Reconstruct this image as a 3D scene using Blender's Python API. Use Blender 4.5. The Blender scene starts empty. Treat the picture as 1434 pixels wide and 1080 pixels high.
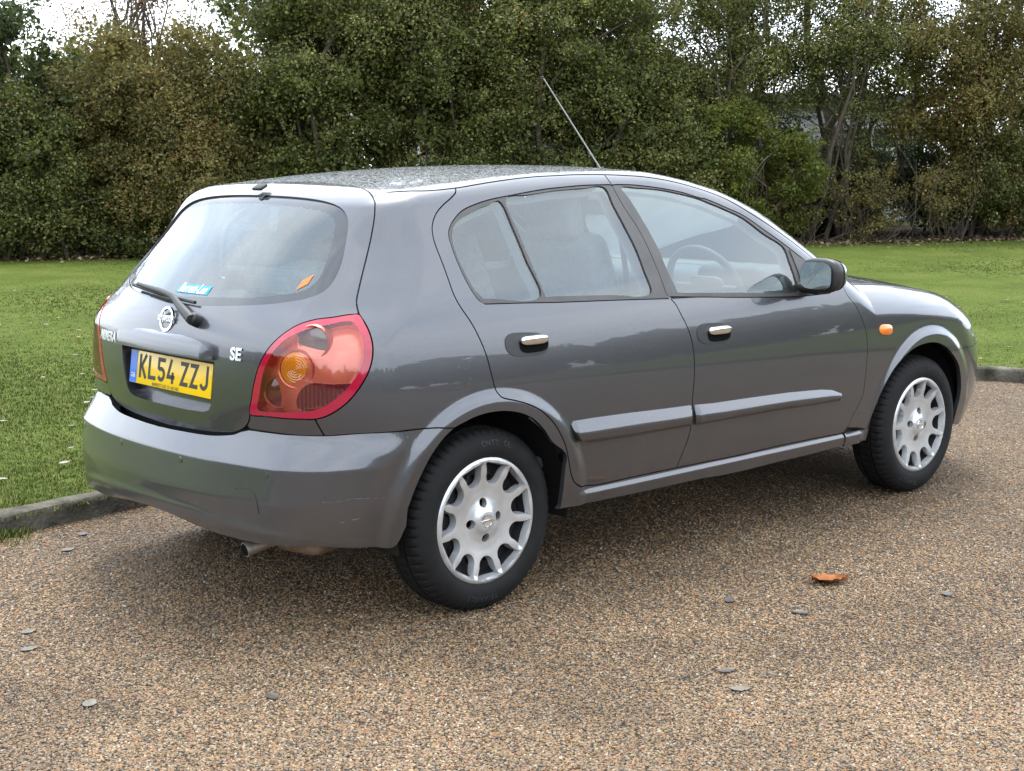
import bpy, bmesh, math, random
import numpy as np
from mathutils import Vector, Matrix
from mathutils.geometry import delaunay_2d_cdt

random.seed(7); RNG = np.random.default_rng(11)
scene = bpy.context.scene
COL = scene.collection

# ---------------------------------------------------------------- camera
cam_data = bpy.data.cameras.new('camera')
cam_data.sensor_fit = 'HORIZONTAL'; cam_data.sensor_width = 36.0
cam_data.lens = 52.02; cam_data.clip_start = 0.05; cam_data.clip_end = 2000
cam = bpy.data.objects.new('camera', cam_data); COL.objects.link(cam)
CF = Vector((0.66971, 0.72691, -0.15196)); CR = Vector((0.73522, -0.67782, -0.00218)); CU = Vector((0.10458, 0.11026, 0.98838))
m = Matrix.Identity(4)
for i in range(3):
    m[i][0] = CR[i]; m[i][1] = CU[i]; m[i][2] = -CF[i]
m.translation = Vector((-3.0890, -4.2743, 1.4578))
cam.matrix_world = m
scene.camera = cam

# ---------------------------------------------------------------- sky and sun (bright overcast)
SUN_EL, SUN_AZ = math.radians(67), math.radians(46)   # azimuth measured from +x towards +y
world = bpy.data.worlds.new('World'); scene.world = world; world.use_nodes = True
wn = world.node_tree.nodes; wl = world.node_tree.links; wn.clear()
w_out = wn.new('ShaderNodeOutputWorld'); w_bg = wn.new('ShaderNodeBackground'); w_bg.inputs['Strength'].default_value = 0.15
sky = wn.new('ShaderNodeTexSky'); sky.sky_type = 'NISHITA'; sky.sun_disc = False
sky.sun_elevation = SUN_EL; sky.sun_rotation = math.radians(90) - SUN_AZ
sky.air_density = 1.0; sky.dust_density = 3.0; sky.ozone_density = 1.0
w_hs = wn.new('ShaderNodeHueSaturation'); w_hs.inputs['Saturation'].default_value = 0.28
w_co = wn.new('ShaderNodeTexCoord'); w_map = wn.new('ShaderNodeMapping'); w_map.inputs['Scale'].default_value = (1.0, 1.0, 3.2)
w_no = wn.new('ShaderNodeTexNoise'); w_no.inputs['Scale'].default_value = 2.6; w_no.inputs['Detail'].default_value = 6; w_no.inputs['Roughness'].default_value = 0.55
w_no.inputs['Distortion'].default_value = 0.4
w_rg = wn.new('ShaderNodeValToRGB')
w_rg.color_ramp.elements[0].position = 0.32; w_rg.color_ramp.elements[0].color = (0.70, 0.79, 0.90, 1)
w_rg.color_ramp.elements[1].position = 0.68; w_rg.color_ramp.elements[1].color = (1.12, 1.12, 1.10, 1)
w_mu = wn.new('ShaderNodeMixRGB'); w_mu.blend_type = 'MULTIPLY'; w_mu.inputs[0].default_value = 1.0
w_ov = wn.new('ShaderNodeMixRGB'); w_ov.blend_type = 'MIX'; w_ov.inputs[0].default_value = 0.5
w_ov.inputs[2].default_value = (10.4, 10.9, 11.5, 1)        # the even grey-white of the cloud layer
wl.new(sky.outputs[0], w_hs.inputs['Color']); wl.new(w_hs.outputs[0], w_ov.inputs[1])
wl.new(w_co.outputs['Generated'], w_map.inputs[0]); wl.new(w_map.outputs[0], w_no.inputs['Vector']); wl.new(w_no.outputs[0], w_rg.inputs[0])
wl.new(w_ov.outputs[0], w_mu.inputs[1]); wl.new(w_rg.outputs[0], w_mu.inputs[2])
wl.new(w_mu.outputs[0], w_bg.inputs['Color']); wl.new(w_bg.outputs[0], w_out.inputs['Surface'])

sun_d = bpy.data.lights.new('sun', 'SUN'); sun_d.energy = 1.1; sun_d.angle = math.radians(24); sun_d.color = (1.0, 0.95, 0.87)
sun = bpy.data.objects.new('sun', sun_d); COL.objects.link(sun)
sd = Vector((math.cos(SUN_EL) * math.cos(SUN_AZ), math.cos(SUN_EL) * math.sin(SUN_AZ), math.sin(SUN_EL)))
sun.rotation_euler = sd.to_track_quat('Z', 'Y').to_euler(); sun.location = sd * 40

scene.view_settings.view_transform = 'Standard'; scene.view_settings.look = 'None'
scene.view_settings.gamma = 1.0; scene.view_settings.exposure = 1.45; scene.view_settings.use_curve_mapping = False
scene.render.engine = 'CYCLES'
scene.cycles.use_denoising = True
scene.cycles.max_bounces = 10; scene.cycles.transparent_max_bounces = 16; scene.cycles.glossy_bounces = 5; scene.cycles.diffuse_bounces = 3
scene.cycles.caustics_reflective = False; scene.cycles.caustics_refractive = False

# ---------------------------------------------------------------- material helpers
def mat(name, color=(.5, .5, .5), rough=.5, metal=0., coat=0., coat_rough=.03, spec=.5, trans=0., ior=1.45, emis=None):
    M = bpy.data.materials.new(name); M.use_nodes = True
    b = M.node_tree.nodes['Principled BSDF']
    b.inputs['Base Color'].default_value = (*color, 1); b.inputs['Roughness'].default_value = rough
    b.inputs['Metallic'].default_value = metal; b.inputs['Coat Weight'].default_value = coat
    b.inputs['Coat Roughness'].default_value = coat_rough; b.inputs['Specular IOR Level'].default_value = spec
    b.inputs['Transmission Weight'].default_value = trans; b.inputs['IOR'].default_value = ior
    return M
def nodes_of(M):
    nt = M.node_tree; return nt, nt.nodes, nt.links, nt.nodes['Principled BSDF']
def N(nt, t, **kw):
    n = nt.nodes.new(t)
    for k, v in kw.items():
        if k in n.inputs.keys(): n.inputs[k].default_value = v
        else: setattr(n, k, v)
    return n
def ramp(nt, stops, interp='LINEAR'):
    r = nt.nodes.new('ShaderNodeValToRGB'); cr = r.color_ramp; cr.interpolation = interp
    while len(cr.elements) < len(stops): cr.elements.new(.5)
    for e, (p, c) in zip(cr.elements, stops):
        e.position = p; e.color = (*c, 1) if len(c) == 3 else c
    return r
def objco(nt):
    return nt.nodes.new('ShaderNodeTexCoord').outputs['Object']
def vary(M, scale=3., amount=.25, detail=5, rough_amt=.0, bump=0., bump_scale=60.):
    """uneven tone, wear and fine relief on a plain material"""
    nt, nd, lk, b = nodes_of(M); co = objco(nt); c = list(b.inputs['Base Color'].default_value)[:3]
    n = N(nt, 'ShaderNodeTexNoise', Scale=scale, Detail=detail, Roughness=.6); lk.new(co, n.inputs['Vector'])
    r = ramp(nt, [(.3, [x * (1 - amount) for x in c]), (.7, [min(1, x * (1 + amount)) for x in c])])
    lk.new(n.outputs[0], r.inputs[0]); lk.new(r.outputs[0], b.inputs['Base Color'])
    if rough_amt:
        mr = N(nt, 'ShaderNodeMapRange'); q = b.inputs['Roughness'].default_value
        mr.inputs['To Min'].default_value = max(0, q - rough_amt); mr.inputs['To Max'].default_value = min(1, q + rough_amt)
        lk.new(n.outputs[0], mr.inputs['Value']); lk.new(mr.outputs[0], b.inputs['Roughness'])
    if bump:
        n2 = N(nt, 'ShaderNodeTexNoise', Scale=bump_scale, Detail=4); lk.new(co, n2.inputs['Vector'])
        bp = N(nt, 'ShaderNodeBump', Strength=bump, Distance=.01); lk.new(n2.outputs[0], bp.inputs['Height']); lk.new(bp.outputs[0], b.inputs['Normal'])
    return M

# metallic grey paint with a lacquer coat, dust in the base and rain beads in the lacquer
def paint_mat(name, drop_scale, drop_r, drop_strength, density):
    M = mat(name, (.095, .096, .106), .30, .74, 1.0, .02); nt, nd, lk, b = nodes_of(M); co = objco(nt)
    fl = N(nt, 'ShaderNodeTexNoise', Scale=900., Detail=1); lk.new(co, fl.inputs['Vector'])
    fr = ramp(nt, [(.35, (.083, .084, .094)), (.65, (.114, .115, .127))]); lk.new(fl.outputs[0], fr.inputs[0])
    du = N(nt, 'ShaderNodeTexNoise', Scale=2.2, Detail=6, Roughness=.65); lk.new(co, du.inputs['Vector'])
    dr = ramp(nt, [(.45, (0, 0, 0)), (.75, (.06, .06, .06))]); lk.new(du.outputs[0], dr.inputs[0])
    mx = N(nt, 'ShaderNodeMixRGB'); mx.inputs[2].default_value = (.16, .145, .125, 1)
    lk.new(dr.outputs[0], mx.inputs[0]); lk.new(fr.outputs[0], mx.inputs[1]); 
    # road film thrown up along the sills and the foot of the bumper
    px_ = N(nt, 'ShaderNodeSeparateXYZ'); lk.new(co, px_.inputs[0]); pz = N(nt, 'ShaderNodeMapRange'); pz.inputs['From Min'].default_value = .50; pz.inputs['From Max'].default_value = .27; lk.new(px_.outputs[2], pz.inputs['Value'])
    fn = N(nt, 'ShaderNodeTexNoise', Scale=9., Detail=8, Roughness=.7); lk.new(co, fn.inputs['Vector']); fm = N(nt, 'ShaderNodeMapRange'); fm.inputs['From Min'].default_value = .35; fm.inputs['From Max'].default_value = .75; fm.inputs['To Max'].default_value = .32; lk.new(fn.outputs[0], fm.inputs['Value'])
    pm = N(nt, 'ShaderNodeMath', operation='MULTIPLY'); lk.new(pz.outputs[0], pm.inputs[0]); lk.new(fm.outputs[0], pm.inputs[1])
    mf = N(nt, 'ShaderNodeMixRGB'); mf.inputs[2].default_value = (.13, .115, .095, 1); lk.new(pm.outputs[0], mf.inputs[0]); lk.new(mx.outputs[0], mf.inputs[1]); lk.new(mf.outputs[0], b.inputs['Base Color'])
    cw_ = N(nt, 'ShaderNodeMapRange'); cw_.inputs['To Min'].default_value = 1.0; cw_.inputs['To Max'].default_value = .25; lk.new(pm.outputs[0], cw_.inputs['Value']); lk.new(cw_.outputs[0], b.inputs['Coat Weight'])
    mt_ = N(nt, 'ShaderNodeMapRange'); mt_.inputs['To Min'].default_value = .74; mt_.inputs['To Max'].default_value = .1; lk.new(pm.outputs[0], mt_.inputs['Value']); lk.new(mt_.outputs[0], b.inputs['Metallic'])
    vo = N(nt, 'ShaderNodeTexVoronoi', Scale=drop_scale); lk.new(co, vo.inputs['Vector'])
    dm = N(nt, 'ShaderNodeMapRange'); dm.inputs['From Min'].default_value = 0; dm.inputs['From Max'].default_value = drop_r
    dm.inputs['To Min'].default_value = 1; dm.inputs['To Max'].default_value = 0; lk.new(vo.outputs['Distance'], dm.inputs['Value'])
    sp = N(nt, 'ShaderNodeSeparateColor'); lk.new(vo.outputs['Color'], sp.inputs[0])
    th = N(nt, 'ShaderNodeMath', operation='LESS_THAN'); th.inputs[1].default_value = density; lk.new(sp.outputs[0], th.inputs[0])
    ml = N(nt, 'ShaderNodeMath', operation='MULTIPLY'); lk.new(dm.outputs[0], ml.inputs[0]); lk.new(th.outputs[0], ml.inputs[1])
    if density > .5:      # beads only stay where the sheet is nearly level
        ge = N(nt, 'ShaderNodeNewGeometry'); sx = N(nt, 'ShaderNodeSeparateXYZ'); lk.new(ge.outputs['Normal'], sx.inputs[0])
        lv = N(nt, 'ShaderNodeMapRange'); lv.inputs['From Min'].default_value = .955; lv.inputs['From Max'].default_value = .99; lk.new(sx.outputs[2], lv.inputs['Value'])
        m3 = N(nt, 'ShaderNodeMath', operation='MULTIPLY'); lk.new(ml.outputs[0], m3.inputs[0]); lk.new(lv.outputs[0], m3.inputs[1]); ml = m3
    bp = N(nt, 'ShaderNodeBump', Strength=drop_strength, Distance=.004); lk.new(ml.outputs[0], bp.inputs['Height'])
    lk.new(bp.outputs[0], b.inputs['Coat Normal'])
    lk.new(bp.outputs[0], b.inputs['Normal'])
    return M
PAINT = paint_mat('grey_metallic_paint', 125., .26, .16, .13)
PAINT_WET = paint_mat('grey_metallic_paint_beaded', 105., .55, .55, .8)
TRIM = vary(mat('window_trim_plastic', (.075, .07, .068), .45), 8, .2, bump=.1, bump_scale=300)
BLACK = vary(mat('black_plastic', (.012, .012, .013), .5), 10, .3)
SHADE_BLACK = mat('painted_shade_black', (.006, .006, .006), .8, spec=.05)  # near-black that paints shade into the handle hollows and the pipe end
GLOSSBLACK = mat('black_glass_border', (.035, .036, .04), .08, coat=.6)
RUBBER = vary(mat('tyre_rubber', (.010, .010, .0105), .72, spec=.3), 14, .35, rough_amt=.1, bump=.15, bump_scale=250)
DARKMETAL = vary(mat('underbody_metal', (.02, .019, .018), .7), 6, .4)
CHROME = mat('chrome', (.86, .87, .88), .07, 1.)
SILVER = vary(mat('silver_wheel_trim_paint', (.58, .59, .60), .32, .6, coat=.5, coat_rough=.12), 9, .16, rough_amt=.08)
STEEL = vary(mat('dark_steel_wheel', (.03, .03, .032), .55, .4), 12, .3)
RED = mat('red_lamp_plastic', (.36, .008, .035), .10, coat=1.0)
REDDARK = mat('dark_red_reflector', (.20, .012, .02), .14, coat=1.0)
AMBER = mat('amber_lens', (.95, .30, .01), .12, coat=1.0)
SALMON = vary(mat('lamp_reflector_bowl', (.80, .17, .10), .25, .40, coat=.6, coat_rough=.08), 9, .25)
SMOKE = mat('smoked_lens', (.16, .09, .08), .08, coat=1.0)
INTGREY = vary(mat('interior_grey_plastic', (.20, .21, .215), .7), 6, .15)
BADGE = mat('badge_silver', (.82, .83, .85), .22, .45, coat=.5)
INTLIGHT = vary(mat('interior_light_lining', (.38, .40, .40), .85), 5, .1)
INTDARK = vary(mat('interior_dark_plastic', (.10, .105, .11), .6), 6, .2)
FABRIC = vary(mat('seat_fabric', (.34, .36, .37), .95), 30, .25, bump=.3, bump_scale=400)
PLATE_Y = mat('plate_yellow', (.87, .56, .004), .3, coat=.4); PLATE_B = mat('plate_blue', (.01, .13, .62), .3, coat=.4)
PLATE_K = mat('plate_black', (.01, .01, .01), .4); PLATE_W = mat('plate_white', (.85, .82, .6), .4)
STICKER_B = mat('sticker_blue', (.02, .30, .66), .4); WHITE = mat('white_print', (.8, .8, .8), .5)
ORANGE = mat('orange_lens', (.95, .22, .01), .15, coat=1.0)

def glass_mat(name, tint, refl=1.0, dust=.0):
    M = bpy.data.materials.new(name); M.use_nodes = True; nt = M.node_tree; nt.nodes.clear()
    o = N(nt, 'ShaderNodeOutputMaterial'); mx = N(nt, 'ShaderNodeMixShader'); tr = N(nt, 'ShaderNodeBsdfTransparent'); gl = N(nt, 'ShaderNodeBsdfGlossy')
    tr.inputs[0].default_value = (*tint, 1); gl.inputs['Roughness'].default_value = .015; gl.inputs['Color'].default_value = (.94, .98, .99, 1)
    # a real pane: the share of light it throws back rises with the angle, for both its faces
    fr = N(nt, 'ShaderNodeFresnel', IOR=1.52); mu = N(nt, 'ShaderNodeMath', operation='MULTIPLY'); mu.inputs[1].default_value = 2.2 * refl; mu.use_clamp = True
    nt.links.new(fr.outputs[0], mu.inputs[0]); nt.links.new(mu.outputs[0], mx.inputs[0])
    df = N(nt, 'ShaderNodeBsdfDiffuse'); df.inputs[0].default_value = (.55, .56, .55, 1); dm = N(nt, 'ShaderNodeMixShader'); dm.inputs[0].default_value = dust
    nt.links.new(tr.outputs[0], dm.inputs[1]); nt.links.new(df.outputs[0], dm.inputs[2])      # film of dust on the pane
    nt.links.new(dm.outputs[0], mx.inputs[1]); nt.links.new(gl.outputs[0], mx.inputs[2]); nt.links.new(mx.outputs[0], o.inputs[0])
    return M
GLASS = glass_mat('car_window_glass', (.72, .84, .85), 1.0, .05); GLASS_REAR = glass_mat('rear_window_glass', (.66, .78, .79), .82, .05); LENS = glass_mat('clear_lens', (.97, .95, .95), .55)

# ---------------------------------------------------------------- object helpers
def link(o, parent=None):
    COL.objects.link(o)
    if parent is not None: o.parent = parent
    return o
def empty(name, loc=(0, 0, 0), parent=None):
    o = bpy.data.objects.new(name, None); o.location = loc; o.empty_display_size = .2; return link(o, parent)
def tag(o, label=None, cat=None, group=None, kind=None):
    if label: o['label'] = label
    if cat: o['category'] = cat
    if group: o['group'] = group
    if kind: o['kind'] = kind
    return o
def npmesh(name, V, Fc, normals=None, smooth=True):
    """mesh from arrays; Fc is an (n,3) or (n,4) array or a list of faces"""
    me = bpy.data.meshes.new(name); V = np.asarray(V, np.float32)
    if isinstance(Fc, np.ndarray):
        k = Fc.shape[1]; n = len(Fc)
        me.vertices.add(len(V)); me.vertices.foreach_set('co', V.ravel())
        me.loops.add(n * k); me.loops.foreach_set('vertex_index', Fc.astype(np.int32).ravel())
        me.polygons.add(n); me.polygons.foreach_set('loop_start', np.arange(0, n * k, k, dtype=np.int32))
        me.update(calc_edges=True)
    else:
        me.from_pydata([tuple(map(float, v)) for v in V], [], [tuple(map(int, f)) for f in Fc]); me.update()
    me.polygons.foreach_set('use_smooth', np.full(len(me.polygons), smooth, bool))
    if normals is not None:
        me.normals_split_custom_set_from_vertices(np.asarray(normals, np.float32))
    return me
def obj(name, me, material, parent=None):
    o = bpy.data.objects.new(name, me)
    if material is not None and not me.materials: me.materials.append(material)
    return link(o, parent)
def mirrored(o, parent):
    """the same part on the other side of the car"""
    src = o.data; V = np.empty(len(src.vertices) * 3, np.float32); src.vertices.foreach_get('co', V); V = V.reshape(-1, 3).copy(); V[:, 1] *= -1
    faces = [tuple(reversed(p.vertices)) for p in src.polygons]
    me = bpy.data.meshes.new(src.name); me.from_pydata([tuple(v) for v in V.tolist()], [], faces); me.update()
    sm = np.empty(len(src.polygons), bool); src.polygons.foreach_get('use_smooth', sm); me.polygons.foreach_set('use_smooth', sm)
    if src.has_custom_normals:
        nv = np.zeros((len(V), 3), np.float32)
        ln = np.empty(len(src.loops) * 3, np.float32); src.corner_normals.foreach_get('vector', ln); li = np.empty(len(src.loops), np.int32); src.loops.foreach_get('vertex_index', li)
        nv[li] = ln.reshape(-1, 3); nv[:, 1] *= -1; me.normals_split_custom_set_from_vertices(nv)
    for mm in src.materials: me.materials.append(mm)
    mi = np.empty(len(src.polygons), np.int32); src.polygons.foreach_get('material_index', mi); me.polygons.foreach_set('material_index', mi)
    q = bpy.data.objects.new(o.name.split('.')[0], me); q.matrix_local = o.matrix_local; link(q, parent)
    if 'kind' in o: q['kind'] = o['kind']
    return q
def bm_obj(name, bm, material, parent=None, smooth=True):
    me = bpy.data.meshes.new(name); bm.normal_update(); bm.to_mesh(me); bm.free()
    me.polygons.foreach_set('use_smooth', np.full(len(me.polygons), smooth, bool))
    return obj(name, me, material, parent)
def auto_sharp(o, deg=35):
    me = o.data; me.polygons.foreach_set('use_smooth', np.ones(len(me.polygons), bool))
    me.set_sharp_from_angle(angle=math.radians(deg)); return o
def rbox(name, size, loc, material, parent=None, bevel=.02, seg=3, rot=(0, 0, 0), taper=None):
    bm = bmesh.new(); bmesh.ops.create_cube(bm, size=1)
    for v in bm.verts:
        v.co = Vector((v.co.x * size[0], v.co.y * size[1], v.co.z * size[2]))
        if taper and v.co.z > 0: v.co.x *= taper[0]; v.co.y *= taper[1]
    bmesh.ops.bevel(bm, geom=list(bm.edges), offset=bevel, segments=seg, affect='EDGES', profile=.5)
    M = Matrix.Translation(loc) @ (Matrix.Rotation(rot[2], 4, 'Z') @ Matrix.Rotation(rot[1], 4, 'Y') @ Matrix.Rotation(rot[0], 4, 'X'))
    bmesh.ops.transform(bm, matrix=M, verts=bm.verts)
    return auto_sharp(bm_obj(name, bm, material, parent), 40)
def tube_arrays(path, radii, n=8, cap=True):
    P = np.asarray(path, float); r = np.broadcast_to(np.asarray(radii, float), (len(P),)); T = np.gradient(P, axis=0)
    T /= np.linalg.norm(T, axis=1)[:, None] + 1e-9
    up = np.array([0, 0, 1.]) if abs(T[0][2]) < .9 else np.array([1., 0, 0]); V = []
    for p, t, q in zip(P, T, r):
        a = np.cross(t, up); a /= np.linalg.norm(a) + 1e-9; b = np.cross(t, a); up = np.cross(a, t)
        th = np.linspace(0, 2 * np.pi, n, endpoint=False)
        V.append(p + q * (np.cos(th)[:, None] * a + np.sin(th)[:, None] * b))
    V = np.concatenate(V); Fc = []
    for i in range(len(P) - 1):
        for j in range(n):
            k = (j + 1) % n; Fc.append((i * n + j, i * n + k, (i + 1) * n + k, (i + 1) * n + j))
    return V, np.array(Fc)
def tube(name, path, radii, material, parent=None, n=10):
    V, Fc = tube_arrays(path, radii, n); Fl = [tuple(f) for f in Fc] + [tuple(range(n)), tuple(range(len(V) - 1, len(V) - n - 1, -1))]
    return auto_sharp(obj(name, npmesh(name, V, Fl), material, parent), 50)
def lathe(name, prof, material, parent=None, n=48, axis=(0, -1, 0), loc=(0, 0, 0), close=False):
    """prof: (radius, along axis) pairs"""
    A = Vector(axis).normalized(); q = A.to_track_quat('Z', 'Y').to_matrix(); V = []
    for r, h in prof:
        for j in range(n):
            t = 2 * math.pi * j / n; V.append(q @ Vector((r * math.cos(t), r * math.sin(t), h)) + Vector(loc))
    Fc = []
    for i in range(len(prof) - 1):
        for j in range(n):
            k = (j + 1) % n; Fc.append((i * n + j, i * n + k, (i + 1) * n + k, (i + 1) * n + j))
    if close: Fc += [tuple(reversed(range(n))), tuple(range((len(prof) - 1) * n, len(prof) * n))]
    return auto_sharp(obj(name, npmesh(name, [tuple(v) for v in V], Fc), material, parent), 32)
def text_mesh(name, body, size=1., extrude=0., shear=0., spacing=1., bold=0.):
    cu = bpy.data.curves.new(name, 'FONT'); cu.body = body; cu.size = size; cu.extrude = extrude; cu.align_x = 'CENTER'; cu.align_y = 'CENTER'; cu.shear = shear
    cu.space_character = spacing; cu.resolution_u = 3; cu.offset = bold
    o = bpy.data.objects.new(name, cu); COL.objects.link(o); dg = bpy.context.evaluated_depsgraph_get()
    me = bpy.data.meshes.new_from_object(o.evaluated_get(dg)); COL.objects.unlink(o); bpy.data.objects.remove(o)
    me.materials.clear(); return me

# ---------------------------------------------------------------- body shape of the car
def spline(xs,ys):
    xs=np.array(xs,float); ys=np.array(ys,float); n=len(xs); h=np.diff(xs)
    A=np.eye(n); b=np.zeros(n)
    for i in range(1,n-1):
        A[i,i-1]=h[i-1]; A[i,i]=2*(h[i-1]+h[i]); A[i,i+1]=h[i]
        b[i]=6*((ys[i+1]-ys[i])/h[i]-(ys[i]-ys[i-1])/h[i-1])
    m=np.linalg.solve(A,b)
    def f(x):
        x=np.asarray(x,float); i=np.clip(np.searchsorted(xs,x)-1,0,n-2)
        xc=np.clip(x,xs[0],xs[-1]); t=xc-xs[i]; hi=h[i]; s=hi-t
        v=(m[i]*s**3+m[i+1]*t**3)/(6*hi)+(ys[i]/hi-m[i]*hi/6)*s+(ys[i+1]/hi-m[i+1]*hi/6)*t
        d0=(ys[1]-ys[0])/h[0]-m[1]*h[0]/6; d1=(ys[-1]-ys[-2])/h[-1]+m[-2]*h[-1]/6
        return v+np.where(x<xs[0],(x-xs[0])*d0,0)+np.where(x>xs[-1],(x-xs[-1])*d1,0)
    return f
def softlin(xs,ys,sg):
    # piecewise linear, corners rounded over +-sg
    xs=np.array(xs,float); ys=np.array(ys,float); g=np.arange(xs[0]-.3,xs[-1]+.3,.001)
    s=np.diff(ys)/np.diff(xs)
    v=np.interp(g,xs,ys); v=np.where(g<xs[0],ys[0]+(g-xs[0])*s[0],v); v=np.where(g>xs[-1],ys[-1]+(g-xs[-1])*s[-1],v)
    k=np.exp(-.5*(np.arange(-60,61)*.001/sg)**2); k/=k.sum()
    v=np.convolve(np.pad(v,60,mode='reflect',reflect_type='odd'),k,mode='valid')
    return lambda x: np.interp(x,g,v)
def sst(a,b,x):
    t=np.clip((x-a)/(b-a),0,1); return t*t*(3-2*t)
WB=2.535
SIDE=spline([.10,.28,.36,.48,.60,.70,.78,.86,.93,.99,1.08,1.20,1.32,1.44],
            [.780,.812,.828,.842,.8500,.8505,.8455,.835,.820,.802,.764,.711,.656,.596])
def S(x,z):
    w=SIDE(z)
    r=np.clip(.75-x,0,None); w=w-.030*r**2-.012*r**4*sst(.9,1.3,z)
    q=np.clip(x-1.7,0,None); w=w-.030*q**2-.004*q**4
    w=w-.5*sst(2.7,3.2,x)*np.clip(.45-z,0,None)**2
    w=w+.016*sst(.440,.388,np.hypot(x,z-.302))*sst(.8,.7,z)+.016*sst(.446,.394,np.hypot(x-WB,z-.302))*sst(.8,.7,z)
    w=w+.012*sst(.346,.326,z)*sst(.36,.46,x)*sst(2.08,2.03,x) # sill ledge
    return w
XR=spline([.20,.62,.72,.82,.90,.945,.985,1.03,1.10,1.20,1.30,1.36,1.42],
          [-.67,-.684,-.694,-.694,-.684,-.669,-.645,-.606,-.542,-.445,-.340,-.276,-.21])
XB=softlin([.10,.25,.34,.43,.540,.620,.66],[-.70,-.745,-.764,-.768,-.758,-.703,-.690],.004)
LIP=softlin([-.5,-.10,-.03,-.012,-.0001,.5],[.0,.0,.002,.003,.0,.0],.005)
def lipz(y): return .386-.10*y*y
def Rr(y,z,B=False):
    if B: return XB(z)+.165*y*y+.13*y**4-LIP(z-lipz(y))
    return XR(z)+(.13+.13*sst(.88,1.02,z)*sst(1.34,1.18,z))*y*y+.12*y**4
TOPC=spline([-.6,-.35,-.14,.2,.6,1.0,1.3,1.6,1.9],[1.320,1.357,1.378,1.410,1.430,1.427,1.405,1.36,1.29])
def Top(x,y): return TOPC(x)-(.020+.054*sst(.9,1.6,x))*(y/.58)**2
def Wsx(y,z): return 2.33-(z-.95)*1.80-.52*y*y-.25*(z-.95)**2*0
HOODC=spline([1.8,2.2,2.5,2.8,3.1,3.3,3.5],[1.00,.985,.955,.905,.835,.765,.67])
def Hood(x,y): return HOODC(x)-.05*(y/.7)**2
def Nose(y,z): return 3.43-.22*y*y-.30*y**4-np.clip(z-.52,0,None)**2*2.6-np.clip(.46-z,0,None)**2*1.2
def rmax(a,b,r):
    u=np.maximum(r+a,0); v=np.maximum(r+b,0)
    return np.minimum(-r,np.maximum(a,b))+np.sqrt(u*u+v*v)
def body(x,y,z,B=False):
    y=np.abs(y)
    a=(y-S(x,z)-(.012*sst(.66,.57,z)*sst(-.15,-.45,x) if B else 0))*(1-.09*sst(.90,1.0,z))
    b=(Rr(y,z,B)-x)*(1-.28*sst(.93,1.06,z))
    rc=.20-.06*sst(.85,1.1,z)-.05*sst(1.1,1.3,z)
    ab=rmax(a,b,rc)
    c=z-Top(x,y)
    w=(x-Wsx(y,z))*.474
    g=rmax(rmax(ab,c,.045),w,.05)
    g=np.maximum(g,x-2.36)
    lo=rmax(rmax(ab,x-Nose(y,z),.24),z-Hood(x,y),.11)
    return np.minimum(g,lo)

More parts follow.
